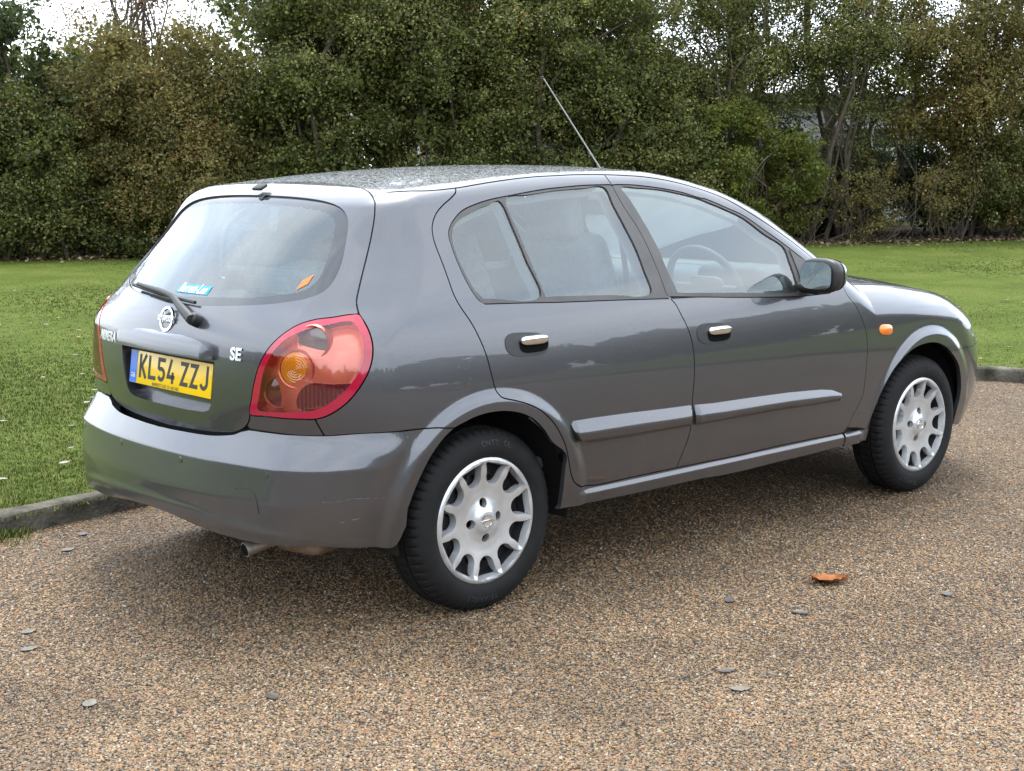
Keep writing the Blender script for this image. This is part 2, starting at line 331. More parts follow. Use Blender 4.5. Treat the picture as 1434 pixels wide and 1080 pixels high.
CURVES = {
'roof': [(-0.219,-0.503,1.349),(-0.175,-0.551,1.353),(-0.082,-0.59,1.355),(0.048,-0.602,1.363),(0.15,-0.6,1.374),(0.259,-0.596,1.385),(0.383,-0.593,1.394),(0.531,-0.595,1.399),(0.591,-0.595,1.4),(0.742,-0.6,1.399),(0.951,-0.612,1.388),(1.15,-0.628,1.358),(1.325,-0.652,1.311),(1.451,-0.687,1.251),(1.597,-0.718,1.173),(1.712,-0.747,1.102),(1.773,-0.77,1.055)],
'rq': [(0.048,-0.602,1.363),(0.034,-0.618,1.348),(0.002,-0.63,1.33),(-0.036,-0.638,1.31),(-0.07,-0.646,1.286),(-0.092,-0.656,1.262),(-0.105,-0.666,1.238),(-0.111,-0.681,1.205),(-0.109,-0.698,1.169),(-0.104,-0.717,1.128),(-0.101,-0.738,1.084),(-0.098,-0.759,1.039),(-0.086,-0.776,1),(-0.056,-0.796,0.946),(-0.035,-0.809,0.898),(-0.016,-0.82,0.843),(-0.004,-0.828,0.788),(0.001,-0.83,0.769),(0.007,-0.832,0.744),(0.014,-0.837,0.724),(0.028,-0.846,0.707),(0.072,-0.851,0.694),(0.121,-0.854,0.679),(0.172,-0.856,0.657),(0.212,-0.858,0.629),(0.248,-0.858,0.596),(0.276,-0.857,0.559),(0.3,-0.855,0.52),(0.315,-0.853,0.482),(0.328,-0.849,0.439),(0.341,-0.846,0.405),(0.36,-0.843,0.379),(0.392,-0.839,0.36)],
'doorbot': [(0.39,-0.84,0.362),(0.473,-0.824,0.351),(0.597,-0.826,0.351),(0.725,-0.826,0.352),(0.893,-0.826,0.351),(1.033,-0.826,0.35),(1.189,-0.826,0.348),(1.291,-0.826,0.348),(1.483,-0.826,0.351),(1.686,-0.826,0.35),(1.919,-0.824,0.347)],
'door': [(0.742,-0.6,1.399),(0.74,-0.621,1.382),(0.747,-0.637,1.359),(0.768,-0.669,1.292),(0.803,-0.701,1.222),(0.826,-0.732,1.153),(0.84,-0.765,1.079),(0.847,-0.791,1.019),(0.851,-0.803,0.987),(0.86,-0.808,0.972),(0.889,-0.817,0.941),(0.904,-0.825,0.912),(0.931,-0.835,0.861),(0.948,-0.842,0.811),(0.956,-0.848,0.753),(0.956,-0.851,0.686),(0.95,-0.851,0.62),(0.949,-0.849,0.576),(0.951,-0.844,0.502),(0.938,-0.839,0.45),(0.917,-0.835,0.405),(0.893,-0.826,0.351)],
'doorfront': [(1.908,-0.813,0.948),(1.924,-0.823,0.911),(1.972,-0.832,0.866),(2.004,-0.838,0.819),(2.025,-0.842,0.778),(2.04,-0.846,0.731),(2.045,-0.847,0.674),(2.043,-0.847,0.616),(2.039,-0.845,0.565),(2.034,-0.84,0.494),(2.002,-0.836,0.445),(1.967,-0.831,0.397),(1.948,-0.827,0.367),(1.927,-0.824,0.349)],
'rwin': [(0.264,-0.795,0.99),(0.134,-0.788,0.996),(0.015,-0.781,1.001),(-0.005,-0.775,1.013),(-0.023,-0.761,1.043),(-0.037,-0.74,1.088),(-0.046,-0.716,1.138),(-0.05,-0.695,1.183),(-0.048,-0.679,1.22),(-0.032,-0.669,1.244),(-0.005,-0.66,1.268),(0.036,-0.651,1.292),(0.092,-0.646,1.309),(0.152,-0.643,1.322),(0.218,-0.641,1.331),(0.303,-0.639,1.341),(0.416,-0.636,1.353),(0.474,-0.636,1.357),(0.604,-0.634,1.363),(0.736,-0.634,1.364)],
'rbelt': [(0.015,-0.781,1.001),(0.134,-0.788,0.996),(0.264,-0.795,0.99),(0.317,-0.797,0.987),(0.561,-0.805,0.978),(0.861,-0.81,0.965)],
'fbelt': [(0.861,-0.81,0.965),(1.025,-0.812,0.96),(1.24,-0.816,0.945),(1.599,-0.821,0.926),(1.807,-0.821,0.925)],
'fwin': [(0.749,-0.635,1.363),(0.784,-0.635,1.364),(0.872,-0.636,1.36),(1.007,-0.643,1.346),(1.108,-0.651,1.33),(1.194,-0.661,1.309),(1.224,-0.663,1.305),(1.322,-0.678,1.272),(1.415,-0.694,1.238),(1.514,-0.72,1.18),(1.605,-0.744,1.124),(1.716,-0.778,1.048)],
'gq': [(0.016,-0.774,1.019),(0.25,-0.787,1.01),(0.238,-0.734,1.129),(0.222,-0.688,1.232),(0.202,-0.648,1.316),(0.145,-0.65,1.305),(0.077,-0.656,1.287),(0.014,-0.663,1.263),(-0.018,-0.671,1.241),(-0.035,-0.682,1.215),(-0.04,-0.696,1.182),(-0.036,-0.717,1.137),(-0.025,-0.739,1.092),(-0.011,-0.76,1.046)],
'gr': [(0.276,-0.788,1.009),(0.26,-0.748,1.099),(0.244,-0.702,1.201),(0.231,-0.645,1.324),(0.329,-0.643,1.335),(0.436,-0.641,1.345),(0.47,-0.64,1.348),(0.599,-0.639,1.353),(0.705,-0.639,1.354),(0.721,-0.669,1.293),(0.745,-0.704,1.215),(0.766,-0.737,1.142),(0.773,-0.769,1.069),(0.772,-0.802,0.989),(0.568,-0.798,0.997),(0.324,-0.79,1.008)],
'gf': [(0.914,-0.804,0.985),(0.896,-0.778,1.048),(0.879,-0.735,1.146),(0.846,-0.693,1.24),(0.813,-0.659,1.314),(0.792,-0.64,1.353),(0.867,-0.641,1.351),(0.99,-0.645,1.342),(1.105,-0.654,1.324),(1.192,-0.663,1.306),(1.219,-0.667,1.297),(1.318,-0.682,1.264),(1.41,-0.698,1.228),(1.506,-0.726,1.165),(1.598,-0.75,1.112),(1.605,-0.775,1.056),(1.608,-0.8,0.996),(1.605,-0.816,0.945),(1.247,-0.811,0.964),(0.953,-0.805,0.981)],
'light': [(-0.426,-0.706,0.995),(-0.424,-0.734,0.968),(-0.425,-0.759,0.936),(-0.428,-0.774,0.904),(-0.436,-0.78,0.865),(-0.453,-0.779,0.823),(-0.478,-0.772,0.784),(-0.505,-0.758,0.748),(-0.533,-0.738,0.72),(-0.56,-0.713,0.7),(-0.582,-0.687,0.691),(-0.61,-0.645,0.689),(-0.632,-0.589,0.687),(-0.647,-0.521,0.686),(-0.659,-0.455,0.687),(-0.661,-0.467,0.731),(-0.659,-0.482,0.784),(-0.653,-0.501,0.837),(-0.645,-0.521,0.873),(-0.627,-0.545,0.911),(-0.598,-0.568,0.942),(-0.566,-0.593,0.966),(-0.528,-0.627,0.981),(-0.491,-0.661,0.987),(-0.449,-0.689,0.994)],
'light_in': [(-0.457,-0.705,0.975),(-0.449,-0.727,0.959),(-0.451,-0.752,0.928),(-0.454,-0.766,0.895),(-0.462,-0.769,0.863),(-0.481,-0.766,0.824),(-0.503,-0.756,0.791),(-0.529,-0.74,0.762),(-0.557,-0.716,0.735),(-0.583,-0.689,0.718),(-0.614,-0.641,0.711),(-0.638,-0.569,0.704),(-0.654,-0.493,0.704),(-0.654,-0.505,0.752),(-0.65,-0.52,0.815),(-0.642,-0.541,0.861),(-0.63,-0.565,0.896),(-0.6,-0.594,0.93),(-0.564,-0.625,0.951),(-0.524,-0.66,0.963)],
'tgside': [(-0.12,0.262,1.376),(-0.131,0.121,1.378),(-0.144,-0.113,1.377),(-0.166,-0.296,1.37),(-0.192,-0.418,1.362),(-0.221,-0.508,1.347),(-0.243,-0.552,1.326),(-0.247,-0.56,1.32),(-0.268,-0.584,1.282),(-0.289,-0.599,1.236),(-0.325,-0.62,1.169),(-0.362,-0.643,1.113),(-0.391,-0.662,1.069),(-0.415,-0.68,1.029),(-0.426,-0.704,0.996)],
'tgbot': [(-0.659,-0.452,0.675),(-0.658,-0.444,0.66),(-0.659,-0.432,0.647),(-0.661,-0.406,0.631),(-0.665,-0.359,0.616),(-0.674,-0.24,0.604),(-0.681,-0.038,0.596),(-0.681,0.068,0.593),(-0.677,0.179,0.593)],
'glass': [(-0.641,-0,0.99),(-0.637,-0.105,0.992),(-0.611,-0.277,1.002),(-0.572,-0.42,1.014),(-0.533,-0.509,1.027),(-0.503,-0.561,1.04),(-0.471,-0.591,1.059),(-0.436,-0.595,1.09),(-0.398,-0.581,1.136),(-0.359,-0.553,1.194),(-0.323,-0.52,1.258),(-0.308,-0.487,1.287),(-0.299,-0.438,1.308),(-0.294,-0.354,1.323),(-0.294,-0.224,1.332),(-0.296,-0.005,1.336)],
'glass_in': [(-0.618,0.039,1.017),(-0.607,-0.134,1.024),(-0.575,-0.325,1.032),(-0.53,-0.457,1.048),(-0.495,-0.522,1.064),(-0.461,-0.542,1.094),(-0.426,-0.531,1.135),(-0.38,-0.502,1.193),(-0.338,-0.465,1.257),(-0.326,-0.435,1.278),(-0.322,-0.381,1.293),(-0.324,-0.266,1.305),(-0.326,-0.061,1.312)],
'bumptop': [(-0.168,-0.842,0.633),(-0.265,-0.822,0.641),(-0.36,-0.813,0.643),(-0.48,-0.763,0.645),(-0.557,-0.701,0.64),(-0.619,-0.605,0.638),(-0.641,-0.527,0.637),(-0.659,-0.448,0.637)],
'bumptop2': [(-0.667,-0.417,0.629),(-0.679,-0.382,0.616),(-0.7,-0.283,0.604),(-0.716,-0.098,0.599),(-0.718,0.001,0.598)],
'bumpbot': [(-0.764,0.088,0.343),(-0.76,-0.134,0.328),(-0.735,-0.35,0.303),(-0.709,-0.492,0.299),(-0.619,-0.685,0.309),(-0.394,-0.802,0.292)],
'sillbot': [(1.918,-0.827,0.301),(1.774,-0.826,0.289),(1.487,-0.825,0.286),(1.257,-0.824,0.282),(1.108,-0.825,0.285),(1.035,-0.826,0.289),(0.794,-0.826,0.289),(0.535,-0.825,0.291),(0.292,-0.825,0.295),(0.29,-0.826,0.299)],
'archr': [(0.289,-0.826,0.302),(0.287,-0.838,0.363),(0.281,-0.847,0.433),(0.267,-0.851,0.484),(0.239,-0.855,0.537),(0.202,-0.856,0.582),(0.154,-0.856,0.623),(0.103,-0.855,0.647),(0.037,-0.852,0.662),(-0.028,-0.849,0.664),(-0.082,-0.846,0.658),(-0.129,-0.844,0.645),(-0.168,-0.842,0.632),(-0.211,-0.838,0.603),(-0.25,-0.834,0.566),(-0.283,-0.829,0.52),(-0.315,-0.822,0.462),(-0.34,-0.814,0.403)],
'archf': [(2.098,-0.82,0.339),(2.117,-0.832,0.401),(2.151,-0.843,0.476),(2.203,-0.85,0.55),(2.262,-0.854,0.603),(2.358,-0.853,0.649),(2.464,-0.848,0.668),(2.578,-0.842,0.663),(2.664,-0.836,0.636),(2.74,-0.829,0.592),(2.806,-0.82,0.535),(2.842,-0.811,0.463),(2.856,-0.801,0.393),(2.851,-0.789,0.325),(2.853,-0.775,0.267)],
'fbump': [(2.712,-0.832,0.612),(2.841,-0.806,0.611),(3.012,-0.773,0.609)],
'strip1': [(0.337,-0.844,0.582),(0.345,-0.845,0.592),(0.448,-0.847,0.592),(0.632,-0.849,0.588),(0.828,-0.849,0.581),(0.941,-0.849,0.578),(0.949,-0.844,0.502),(0.769,-0.844,0.504),(0.576,-0.843,0.506),(0.454,-0.842,0.51),(0.394,-0.841,0.515),(0.361,-0.844,0.53),(0.342,-0.845,0.559)],
'strip2': [(0.958,-0.849,0.577),(0.966,-0.844,0.503),(1.08,-0.844,0.5),(1.301,-0.844,0.499),(1.534,-0.844,0.498),(1.739,-0.843,0.493),(1.833,-0.842,0.491),(1.871,-0.843,0.503),(1.854,-0.845,0.522),(1.799,-0.846,0.541),(1.73,-0.847,0.55),(1.525,-0.848,0.561),(1.292,-0.848,0.567),(1.072,-0.849,0.571)],
'handle1': [(0.066,-0.817,0.883),(0.083,-0.814,0.9),(0.113,-0.814,0.904),(0.21,-0.819,0.895),(0.242,-0.823,0.88),(0.248,-0.828,0.858),(0.234,-0.831,0.833),(0.198,-0.831,0.825),(0.101,-0.827,0.831),(0.07,-0.823,0.85)],
'handle2': [(0.98,-0.838,0.841),(1,-0.835,0.861),(1.045,-0.834,0.865),(1.135,-0.836,0.855),(1.168,-0.839,0.834),(1.167,-0.842,0.809),(1.146,-0.844,0.792),(1.086,-0.845,0.787),(1.01,-0.844,0.796),(0.984,-0.842,0.816)],
'repeater': [(2.132,-0.842,0.755),(2.143,-0.84,0.772),(2.186,-0.839,0.773),(2.223,-0.838,0.765),(2.233,-0.839,0.747),(2.222,-0.841,0.732),(2.184,-0.842,0.73),(2.142,-0.843,0.739)],
}

# ---------------------------------------------------------------- panels laid on the body surface
XA, XF, RU = .15, 2.50, .85
U0 = XA - RU * math.pi / 2            # the middle of the tail in the wrap-round coordinate
def solve(O, D, lo, hi, B):
    """first place where the ray O + t D meets the body; lo is inside, hi is outside"""
    a = np.full(len(O), float(lo)) if np.isscalar(lo) else lo.astype(float).copy(); b = np.full(len(O), float(hi)) if np.isscalar(hi) else hi.astype(float).copy()
    def f(t):
        P = O + D * t[:, None]; return body(P[:, 0], P[:, 1], P[:, 2], B)
    for _ in range(9):
        c = .5 * (a + b); v = f(c) < 0; a = np.where(v, c, a); b = np.where(v, b, c)
    fa, fb = f(a), f(b)
    for _ in range(7):
        w = np.clip(fa / (fa - fb - 1e-12), .03, .97); c = a + w * (b - a); fc = f(c); v = fc < 0
        a = np.where(v, c, a); fa = np.where(v, fc, fa); b = np.where(v, b, c); fb = np.where(v, fb, fc)
    return O + D * (.5 * (a + b))[:, None]
def grad(P, B):
    e = 1.5e-3; g = np.zeros_like(P)
    for k in range(3):
        d = np.zeros(3); d[k] = e; q = P + d; r = P - d
        g[:, k] = body(q[:, 0], q[:, 1], q[:, 2], B) - body(r[:, 0], r[:, 1], r[:, 2], B)
    return g / (np.linalg.norm(g, axis=1)[:, None] + 1e-9)
def lift(ab, proj, B=False):
    ab = np.asarray(ab, float); a, b = ab[:, 0], ab[:, 1]; z = np.zeros_like(a); o = np.ones_like(a)
    if proj == 'fan':
        ph = np.clip((XA - a) / RU, 0, None); pf = np.clip((a - XF) / RU, 0, None); x0 = np.clip(a, XA, XF)
        D = np.stack([-np.sin(ph) + np.sin(pf), -np.cos(ph + pf), z], -1); return solve(np.stack([x0, z, b], -1), D, .03, 1.6, B)
    if proj == 'top':
        return solve(np.stack([a, b, z], -1), np.stack([z, z, o], -1), np.where(a < 1.3, 1.0, .5), 1.8, B)
    if proj == 'diag':      # from behind and above: a = y, b = x + z
        return solve(np.stack([b / 2, a, b / 2], -1), np.stack([-o, z, o], -1), b / 2 - .3, b / 2 + 1.5, B)
    if proj == 'wing':      # from the right and above: a = x, b = y + z
        return solve(np.stack([a, b / 2, b / 2], -1), np.stack([z, -o, o], -1), b / 2 + .3, b / 2 + 1.5, B)
def to2(P, proj):
    P = np.asarray(P, float); x, y, z = P[:, 0], P[:, 1], P[:, 2]
    if proj == 'fan':
        ph = np.arctan2(XA - x, -y); pf = np.arctan2(x - XF, -y)
        return np.stack([np.where(x < XA, XA - RU * ph, np.where(x > XF, XF + RU * pf, x)), z], -1)
    if proj == 'top': return np.stack([x, y], -1)
    if proj == 'diag': return np.stack([y, x + z], -1)
    return np.stack([x, y + z], -1)
def smooth_curve(P, step=.010):
    """Catmull-Rom through the measured points; returns the dense curve and where each point landed in it"""
    P = np.asarray(P, float); Q = np.vstack([2 * P[0] - P[1], P, 2 * P[-1] - P[-2]]); out = []; idx = []
    for i in range(1, len(Q) - 2):
        p0, p1, p2, p3 = Q[i - 1], Q[i], Q[i + 1], Q[i + 2]; L = np.linalg.norm(p2 - p1); n = max(1, int(math.ceil(L / step)))
        l0 = max(np.linalg.norm(p1 - p0), 1e-4); l2 = max(np.linalg.norm(p3 - p2), 1e-4)
        m1 = (p2 - p0) / (l0 + L) * L; m2 = (p3 - p1) / (L + l2) * L
        t = np.arange(n)[:, None] / n; idx.append(len(out))
        h = (2 * t**3 - 3 * t**2 + 1) * p1 + (t**3 - 2 * t**2 + t) * m1 + (-2 * t**3 + 3 * t**2) * p2 + (t**3 - t**2) * m2
        out += list(h)
    idx.append(len(out)); out.append(P[-1]); return np.array(out), idx
SM = {k: smooth_curve(v) for k, v in CURVES.items()}
def cv(name, i=0, j=None, rev=False):
    D, ix = SM[name]; j = len(ix) - 1 if j is None else j
    q = D[ix[i]:ix[j] + 1]; return q[::-1] if rev else q
def closed_curve(P, step=.008):
    P = np.asarray(P, float); k = 3; D, ix = smooth_curve(np.vstack([P[-k:], P, P[:k + 1]]), step); return D[ix[k]:ix[k + len(P)]]
def flipy(P): return np.asarray(P) * np.array([1, -1, 1])
def join(*segs):
    out = []
    for s in segs:
        for p in s:
            if not out or np.linalg.norm(np.array(p) - out[-1]) > .003: out.append(np.array(p, float))
    if np.linalg.norm(out[0] - out[-1]) < .003: out.pop()
    return np.array(out)
def line(a, b, n=2): return [np.array(a) + (np.array(b) - np.array(a)) * t for t in np.linspace(0, 1, n)]
def resample(L, step):
    """keep corners, split long edges"""
    out = []
    for i in range(len(L)):
        a, b = L[i], L[(i + 1) % len(L)]; n = max(1, int(math.ceil(np.linalg.norm(b - a) / step)))
        out += [a + (b - a) * k / n for k in range(n)]
    return np.array(out)
def area2(L): x, y = L[:, 0], L[:, 1]; return .5 * np.sum(x * np.roll(y, -1) - y * np.roll(x, -1))
def inset(L, d):
    if area2(L) < 0: L = L[::-1]
    e = np.roll(L, -1, 0) - L; e /= np.linalg.norm(e, axis=1)[:, None] + 1e-9; n = np.stack([-e[:, 1], e[:, 0]], -1)
    m_ = n + np.roll(n, 1, 0); l = np.linalg.norm(m_, axis=1)[:, None]; m_ = m_ / np.maximum(l, .3)
    c = np.clip((m_ * n).sum(1), .5, 1)[:, None]; return L + m_ * d / c
def inside(pts, L):
    r = np.zeros(len(pts), bool); x, y = pts[:, 0], pts[:, 1]
    for i in range(len(L)):
        x1, y1 = L[i]; x2, y2 = L[i - 1]
        if y1 == y2: continue
        c = ((y1 > y) != (y2 > y)); r ^= c & (x < (x2 - x1) * (y - y1) / (y2 - y1) + x1)
    return r
def near(pts, L, d):
    out = np.zeros(len(pts), bool)
    for s in range(0, len(pts), 4000):
        q = pts[s:s + 4000]; out[s:s + 4000] = (((q[:, None, :] - L[None]) ** 2).sum(-1).min(1) < d * d)
    return out
def cdt_region(loops, sp, extra=None):
    """triangulate outer loop minus hole loops with a regular filling of points"""
    L0 = loops[0]; lo, hi = L0.min(0), L0.max(0)
    gx, gy = np.meshgrid(np.arange(lo[0] + sp / 2, hi[0], sp), np.arange(lo[1] + sp / 2, hi[1], sp)); gx[1::2] += sp / 2
    G = np.stack([gx.ravel(), gy.ravel()], -1); k = inside(G, L0)
    for h in loops[1:]: k &= ~inside(G, h)
    G = G[k]; G = G[~near(G, np.vstack(loops), sp * .55)]
    if extra is not None and len(extra):          # rows of points that follow a crease
        k = inside(extra, L0)
        for h in loops[1:]: k &= ~inside(extra, h)
        extra = extra[k]; extra = extra[~near(extra, np.vstack(loops), .003)]
        if len(extra): G = np.vstack([G[~near(G, extra, .0065)], extra])
    pts = list(map(tuple, np.vstack(loops + [G]))); ed = []; o = 0
    for l in loops:
        ed += [(o + i, o + (i + 1) % len(l)) for i in range(len(l))]; o += len(l)
    v, e, f, ov, oe, of = delaunay_2d_cdt([Vector(p) for p in pts], ed, [], 0, 1e-5)
    V = np.array([tuple(p) for p in v]); T = np.array(f); c = V[T].mean(1); k = inside(c, L0)
    for h in loops[1:]: k &= ~inside(c, h)
    T = T[k]; a, b, d = V[T[:, 0]], V[T[:, 1]], V[T[:, 2]]
    s = (b[:, 0] - a[:, 0]) * (d[:, 1] - a[:, 1]) - (b[:, 1] - a[:, 1]) * (d[:, 0] - a[:, 0]); T[s < 0] = T[s < 0][:, ::-1]
    # boundary vertices in the result, loop by loop
    first = {}
    for i, ors in enumerate(ov):
        for q in ors: first[q] = i
    bl = []; o = 0
    for l in loops: bl.append([first[o + i] for i in range(len(l)) if (o + i) in first]); o += len(l)
    return V, T, bl
def ring_points(xc, r0, r1):
    return np.array([(xc + r * math.cos(t), -.845, .302 + r * math.sin(t)) for r in np.arange(r0, r1, .0065) for t in np.arange(-.3, math.pi + .3, .011 / r)])
RINGS = np.vstack([ring_points(0, .382, .447), ring_points(WB, .388, .453)])
CREASE = np.array([(.15 - .9 * math.sin(a), -.9 * math.cos(a), z_) for z_ in (.515, .525, .532, .537, .541, .545, .549, .554, .561, .570) for a in np.arange(.3, math.pi - .3, .012)])
SILLROWS = np.array([(x_, -.83, z_) for z_ in (.326, .331, .335, .339, .343, .347, .351) for x_ in np.arange(.34, 2.06, .011)])
def panel(name, loops3, proj, material, parent, off=0., sp=.018, gap=.0022, flange=.018, B=False, bstep=.012, hole_gap=None, geom_normals=False, offf=None, creases=None):
    on = []
    for l in loops3:            # put the drawn curves exactly on the sheet first
        l = np.asarray(l, float).copy()
        if proj in ('wing', 'diag', 'fan'):
            l = resample(l, bstep)
            for _ in range(3): l = l - grad(l, B) * np.clip(body(l[:, 0], l[:, 1], l[:, 2], B), -.03, .03)[:, None]
        on.append(l)
    L2 = [to2(l, proj) for l in on]
    L2 = [resample(l, bstep) for l in L2]
    L2 = [inset(L2[0], gap)] + [inset(l, -(gap if hole_gap is None else hole_gap)) for l in L2[1:]]
    V2, T, bl = cdt_region(L2, sp, None if creases is None else to2(creases, proj))
    P = lift(V2, proj, B); nr = grad(P, B); o = off if offf is None else off + offf(V2, P, L2[0])
    P = P + nr * (o[:, None] if not np.isscalar(o) else o)
    # face direction must follow the outward normal
    fn = np.cross(P[T[:, 1]] - P[T[:, 0]], P[T[:, 2]] - P[T[:, 0]]); s = (fn * nr[T].mean(1)).sum(1)
    if np.median(s) < 0: T = T[:, ::-1]; fn = -fn
    if geom_normals:
        g = np.zeros_like(P)
        for k in range(3): np.add.at(g, T[:, k], fn)
        nr2 = g / (np.linalg.norm(g, axis=1)[:, None] + 1e-12)
    else: nr2 = nr
    VV = [P]; NN = [nr2]; FF = [T]; base = len(P)
    if flange:
        for l in bl:
            l = np.array(l); a = P[l]; b = a - nr[l] * flange; n = len(l); t = np.roll(a, -1, 0) - np.roll(a, 1, 0); w = np.cross(t, nr[l]); w /= np.linalg.norm(w, axis=1)[:, None] + 1e-9
            i = np.arange(n); j = (i + 1) % n
            fq = np.cross(b - a, np.roll(b, -1, 0) - a); w = w * np.where((fq * w).sum(1) < 0, -1, 1)[:, None]
            q = np.stack([base + i, base + n + i, base + n + j, base + j], -1); tri = np.vstack([q[:, [0, 1, 2]], q[:, [0, 2, 3]]])
            VV += [a, b]; NN += [w, w]; FF.append(tri); base += 2 * n
    V = np.vstack(VV); Nn = np.vstack(NN); Fc = np.vstack(FF)
    return obj(name, npmesh(name, V, Fc, Nn), material, parent)


# ---------------------------------------------------------------- the drive, the kerb and the lawn
def gravel_material():
    M = mat('bonded_gravel', (.16, .12, .085), .75, spec=.22); nt, nd, lk, b = nodes_of(M); co = objco(nt)
    wp = N(nt, 'ShaderNodeTexNoise', Scale=40., Detail=2); lk.new(co, wp.inputs['Vector'])
    ad = N(nt, 'ShaderNodeMixRGB', blend_type='ADD'); ad.inputs[0].default_value = .012; lk.new(co, ad.inputs[1]); lk.new(wp.outputs['Color'], ad.inputs[2])
    v = N(nt, 'ShaderNodeTexVoronoi', Scale=105.); lk.new(ad.outputs[0], v.inputs['Vector'])
    ve = N(nt, 'ShaderNodeTexVoronoi', Scale=105., feature='DISTANCE_TO_EDGE'); lk.new(ad.outputs[0], ve.inputs['Vector'])
    sp = N(nt, 'ShaderNodeSeparateColor'); lk.new(v.outputs['Color'], sp.inputs[0])
    r = ramp(nt, [(0, (.045, .04, .038)), (.16, (.10, .085, .07)), (.34, (.20, .135, .075)), (.52, (.26, .175, .095)), (.68, (.17, .145, .12)), (.80, (.34, .25, .15)), (.92, (.30, .14, .06)), (1, (.48, .42, .34))])
    lk.new(sp.outputs[0], r.inputs[0])
    ed = N(nt, 'ShaderNodeMapRange'); ed.inputs['From Max'].default_value = .16; lk.new(ve.outputs['Distance'], ed.inputs['Value'])
    dm = N(nt, 'ShaderNodeMixRGB'); dm.inputs[1].default_value = (.05, .042, .034, 1); lk.new(ed.outputs[0], dm.inputs[0]); lk.new(r.outputs[0], dm.inputs[2])
    # damp, dirtier patches
    n = N(nt, 'ShaderNodeTexNoise', Scale=.9, Detail=6, Roughness=.62); lk.new(co, n.inputs['Vector'])
    pr = ramp(nt, [(.34, (.56, .54, .51)), (.50, (.84, .81, .76)), (.64, (1.0, .96, .89))]); lk.new(n.outputs[0], pr.inputs[0])
    mu = N(nt, 'ShaderNodeMixRGB', blend_type='MULTIPLY'); mu.inputs[0].default_value = 1; lk.new(dm.outputs[0], mu.inputs[1]); lk.new(pr.outputs[0], mu.inputs[2])
    lk.new(mu.outputs[0], b.inputs['Base Color'])
    rr = N(nt, 'ShaderNodeMapRange'); rr.inputs['To Min'].default_value = .35; rr.inputs['To Max'].default_value = .8; lk.new(n.outputs[0], rr.inputs['Value']); lk.new(rr.outputs[0], b.inputs['Roughness'])
    bp = N(nt, 'ShaderNodeBump', Strength=.9, Distance=.006); lk.new(ed.outputs[0], bp.inputs['Height']); lk.new(bp.outputs[0], b.inputs['Normal'])
    return M
GRAVEL = gravel_material()
gx, gy = np.meshgrid(np.linspace(-40, 40, 60), np.linspace(-46, 12, 50))
gz = .0 * gx
o = obj('gravel_drive', npmesh('gravel_drive', np.stack([gx.ravel(), gy.ravel(), gz.ravel()], -1), np.array([(i * 60 + j, i * 60 + j + 1, (i + 1) * 60 + j + 1, (i + 1) * 60 + j) for i in range(49) for j in range(59)])), GRAVEL); tag(o, kind='structure')

# loose and half-bedded pebbles that give the drive its relief close to the camera
camxy = np.array([-3.089, -4.274]); fw = np.array([.6774, .7355]); rt = np.array([.7355, -.6774])
nP = 230000
inv = RNG.uniform(1 / 9.5, 1 / 3.1, nP); d_ = 1 / inv; lat = RNG.uniform(-.40, .40, nP) * d_
pp = camxy + d_[:, None] * fw + lat[:, None] * rt
KERB = np.array([(-14, .3), (-9, .75), (-6, .95), (-3, 1.10), (-.755, 1.205), (-.13, 1.283), (1, 1.40), (2.5, 1.46), (4, 1.36), (5, 1.13), (5.5, .91), (5.733, .725), (5.825, .46), (5.97, 0), (6.4, -1.5), (7.0, -4), (8.0, -9), (9.0, -16)])
KP3 = np.c_[KERB, np.zeros(len(KERB))]; KS, _ = smooth_curve(KP3, .05)
def lawn_side(P): 
    L = np.vstack([KS[:, :2], [(60, -16), (60, 70), (-60, 70), (-60, .3)]]); return inside(P, L)
pp = pp[~lawn_side(pp)]
me = bpy.data.meshes.new('gravel_points'); me.vertices.add(len(pp)); me.vertices.foreach_set('co', np.c_[pp, np.full(len(pp), .0008)].astype(np.float32).ravel()); me.update()
PEB = mat('pebble', (.2, .15, .1), .6, spec=.3); nt, nd, lk, b = nodes_of(PEB)
oi = N(nt, 'ShaderNodeObjectInfo'); r = ramp(nt, [(0, (.04, .037, .035)), (.15, (.09, .078, .066)), (.33, (.20, .13, .07)), (.52, (.27, .18, .095)), (.66, (.18, .15, .125)), (.78, (.36, .27, .16)), (.90, (.30, .13, .055)), (.97, (.38, .33, .26)), (1, (.46, .42, .35))])
lk.new(oi.outputs['Random'], r.inputs[0])
n = N(nt, 'ShaderNodeTexNoise', Scale=.9, Detail=6, Roughness=.62); tc = N(nt, 'ShaderNodeNewGeometry'); lk.new(tc.outputs['Position'], n.inputs['Vector'])
pr = ramp(nt, [(.34, (.56, .54, .51)), (.50, (.84, .81, .76)), (.64, (1.0, .96, .89))]); lk.new(n.outputs[0], pr.inputs[0])
mu = N(nt, 'ShaderNodeMixRGB', blend_type='MULTIPLY'); mu.inputs[0].default_value = 1; lk.new(r.outputs[0], mu.inputs[1]); lk.new(pr.outputs[0], mu.inputs[2]); lk.new(mu.outputs[0], b.inputs['Base Color'])
o = obj('gravel', me, None); tag(o, 'brown and tan pebbles bedded in the surface of the drive', 'gravel', kind='stuff')
ng = bpy.data.node_groups.new('gravel_scatter', 'GeometryNodeTree'); ng.interface.new_socket('Geometry', in_out='INPUT', socket_type='NodeSocketGeometry'); ng.interface.new_socket('Geometry', in_out='OUTPUT', socket_type='NodeSocketGeometry')
gi = ng.nodes.new('NodeGroupInput'); go = ng.nodes.new('NodeGroupOutput'); ip = ng.nodes.new('GeometryNodeInstanceOnPoints'); ic = ng.nodes.new('GeometryNodeMeshIcoSphere'); ic.inputs['Radius'].default_value = 1; ic.inputs['Subdivisions'].default_value = 1
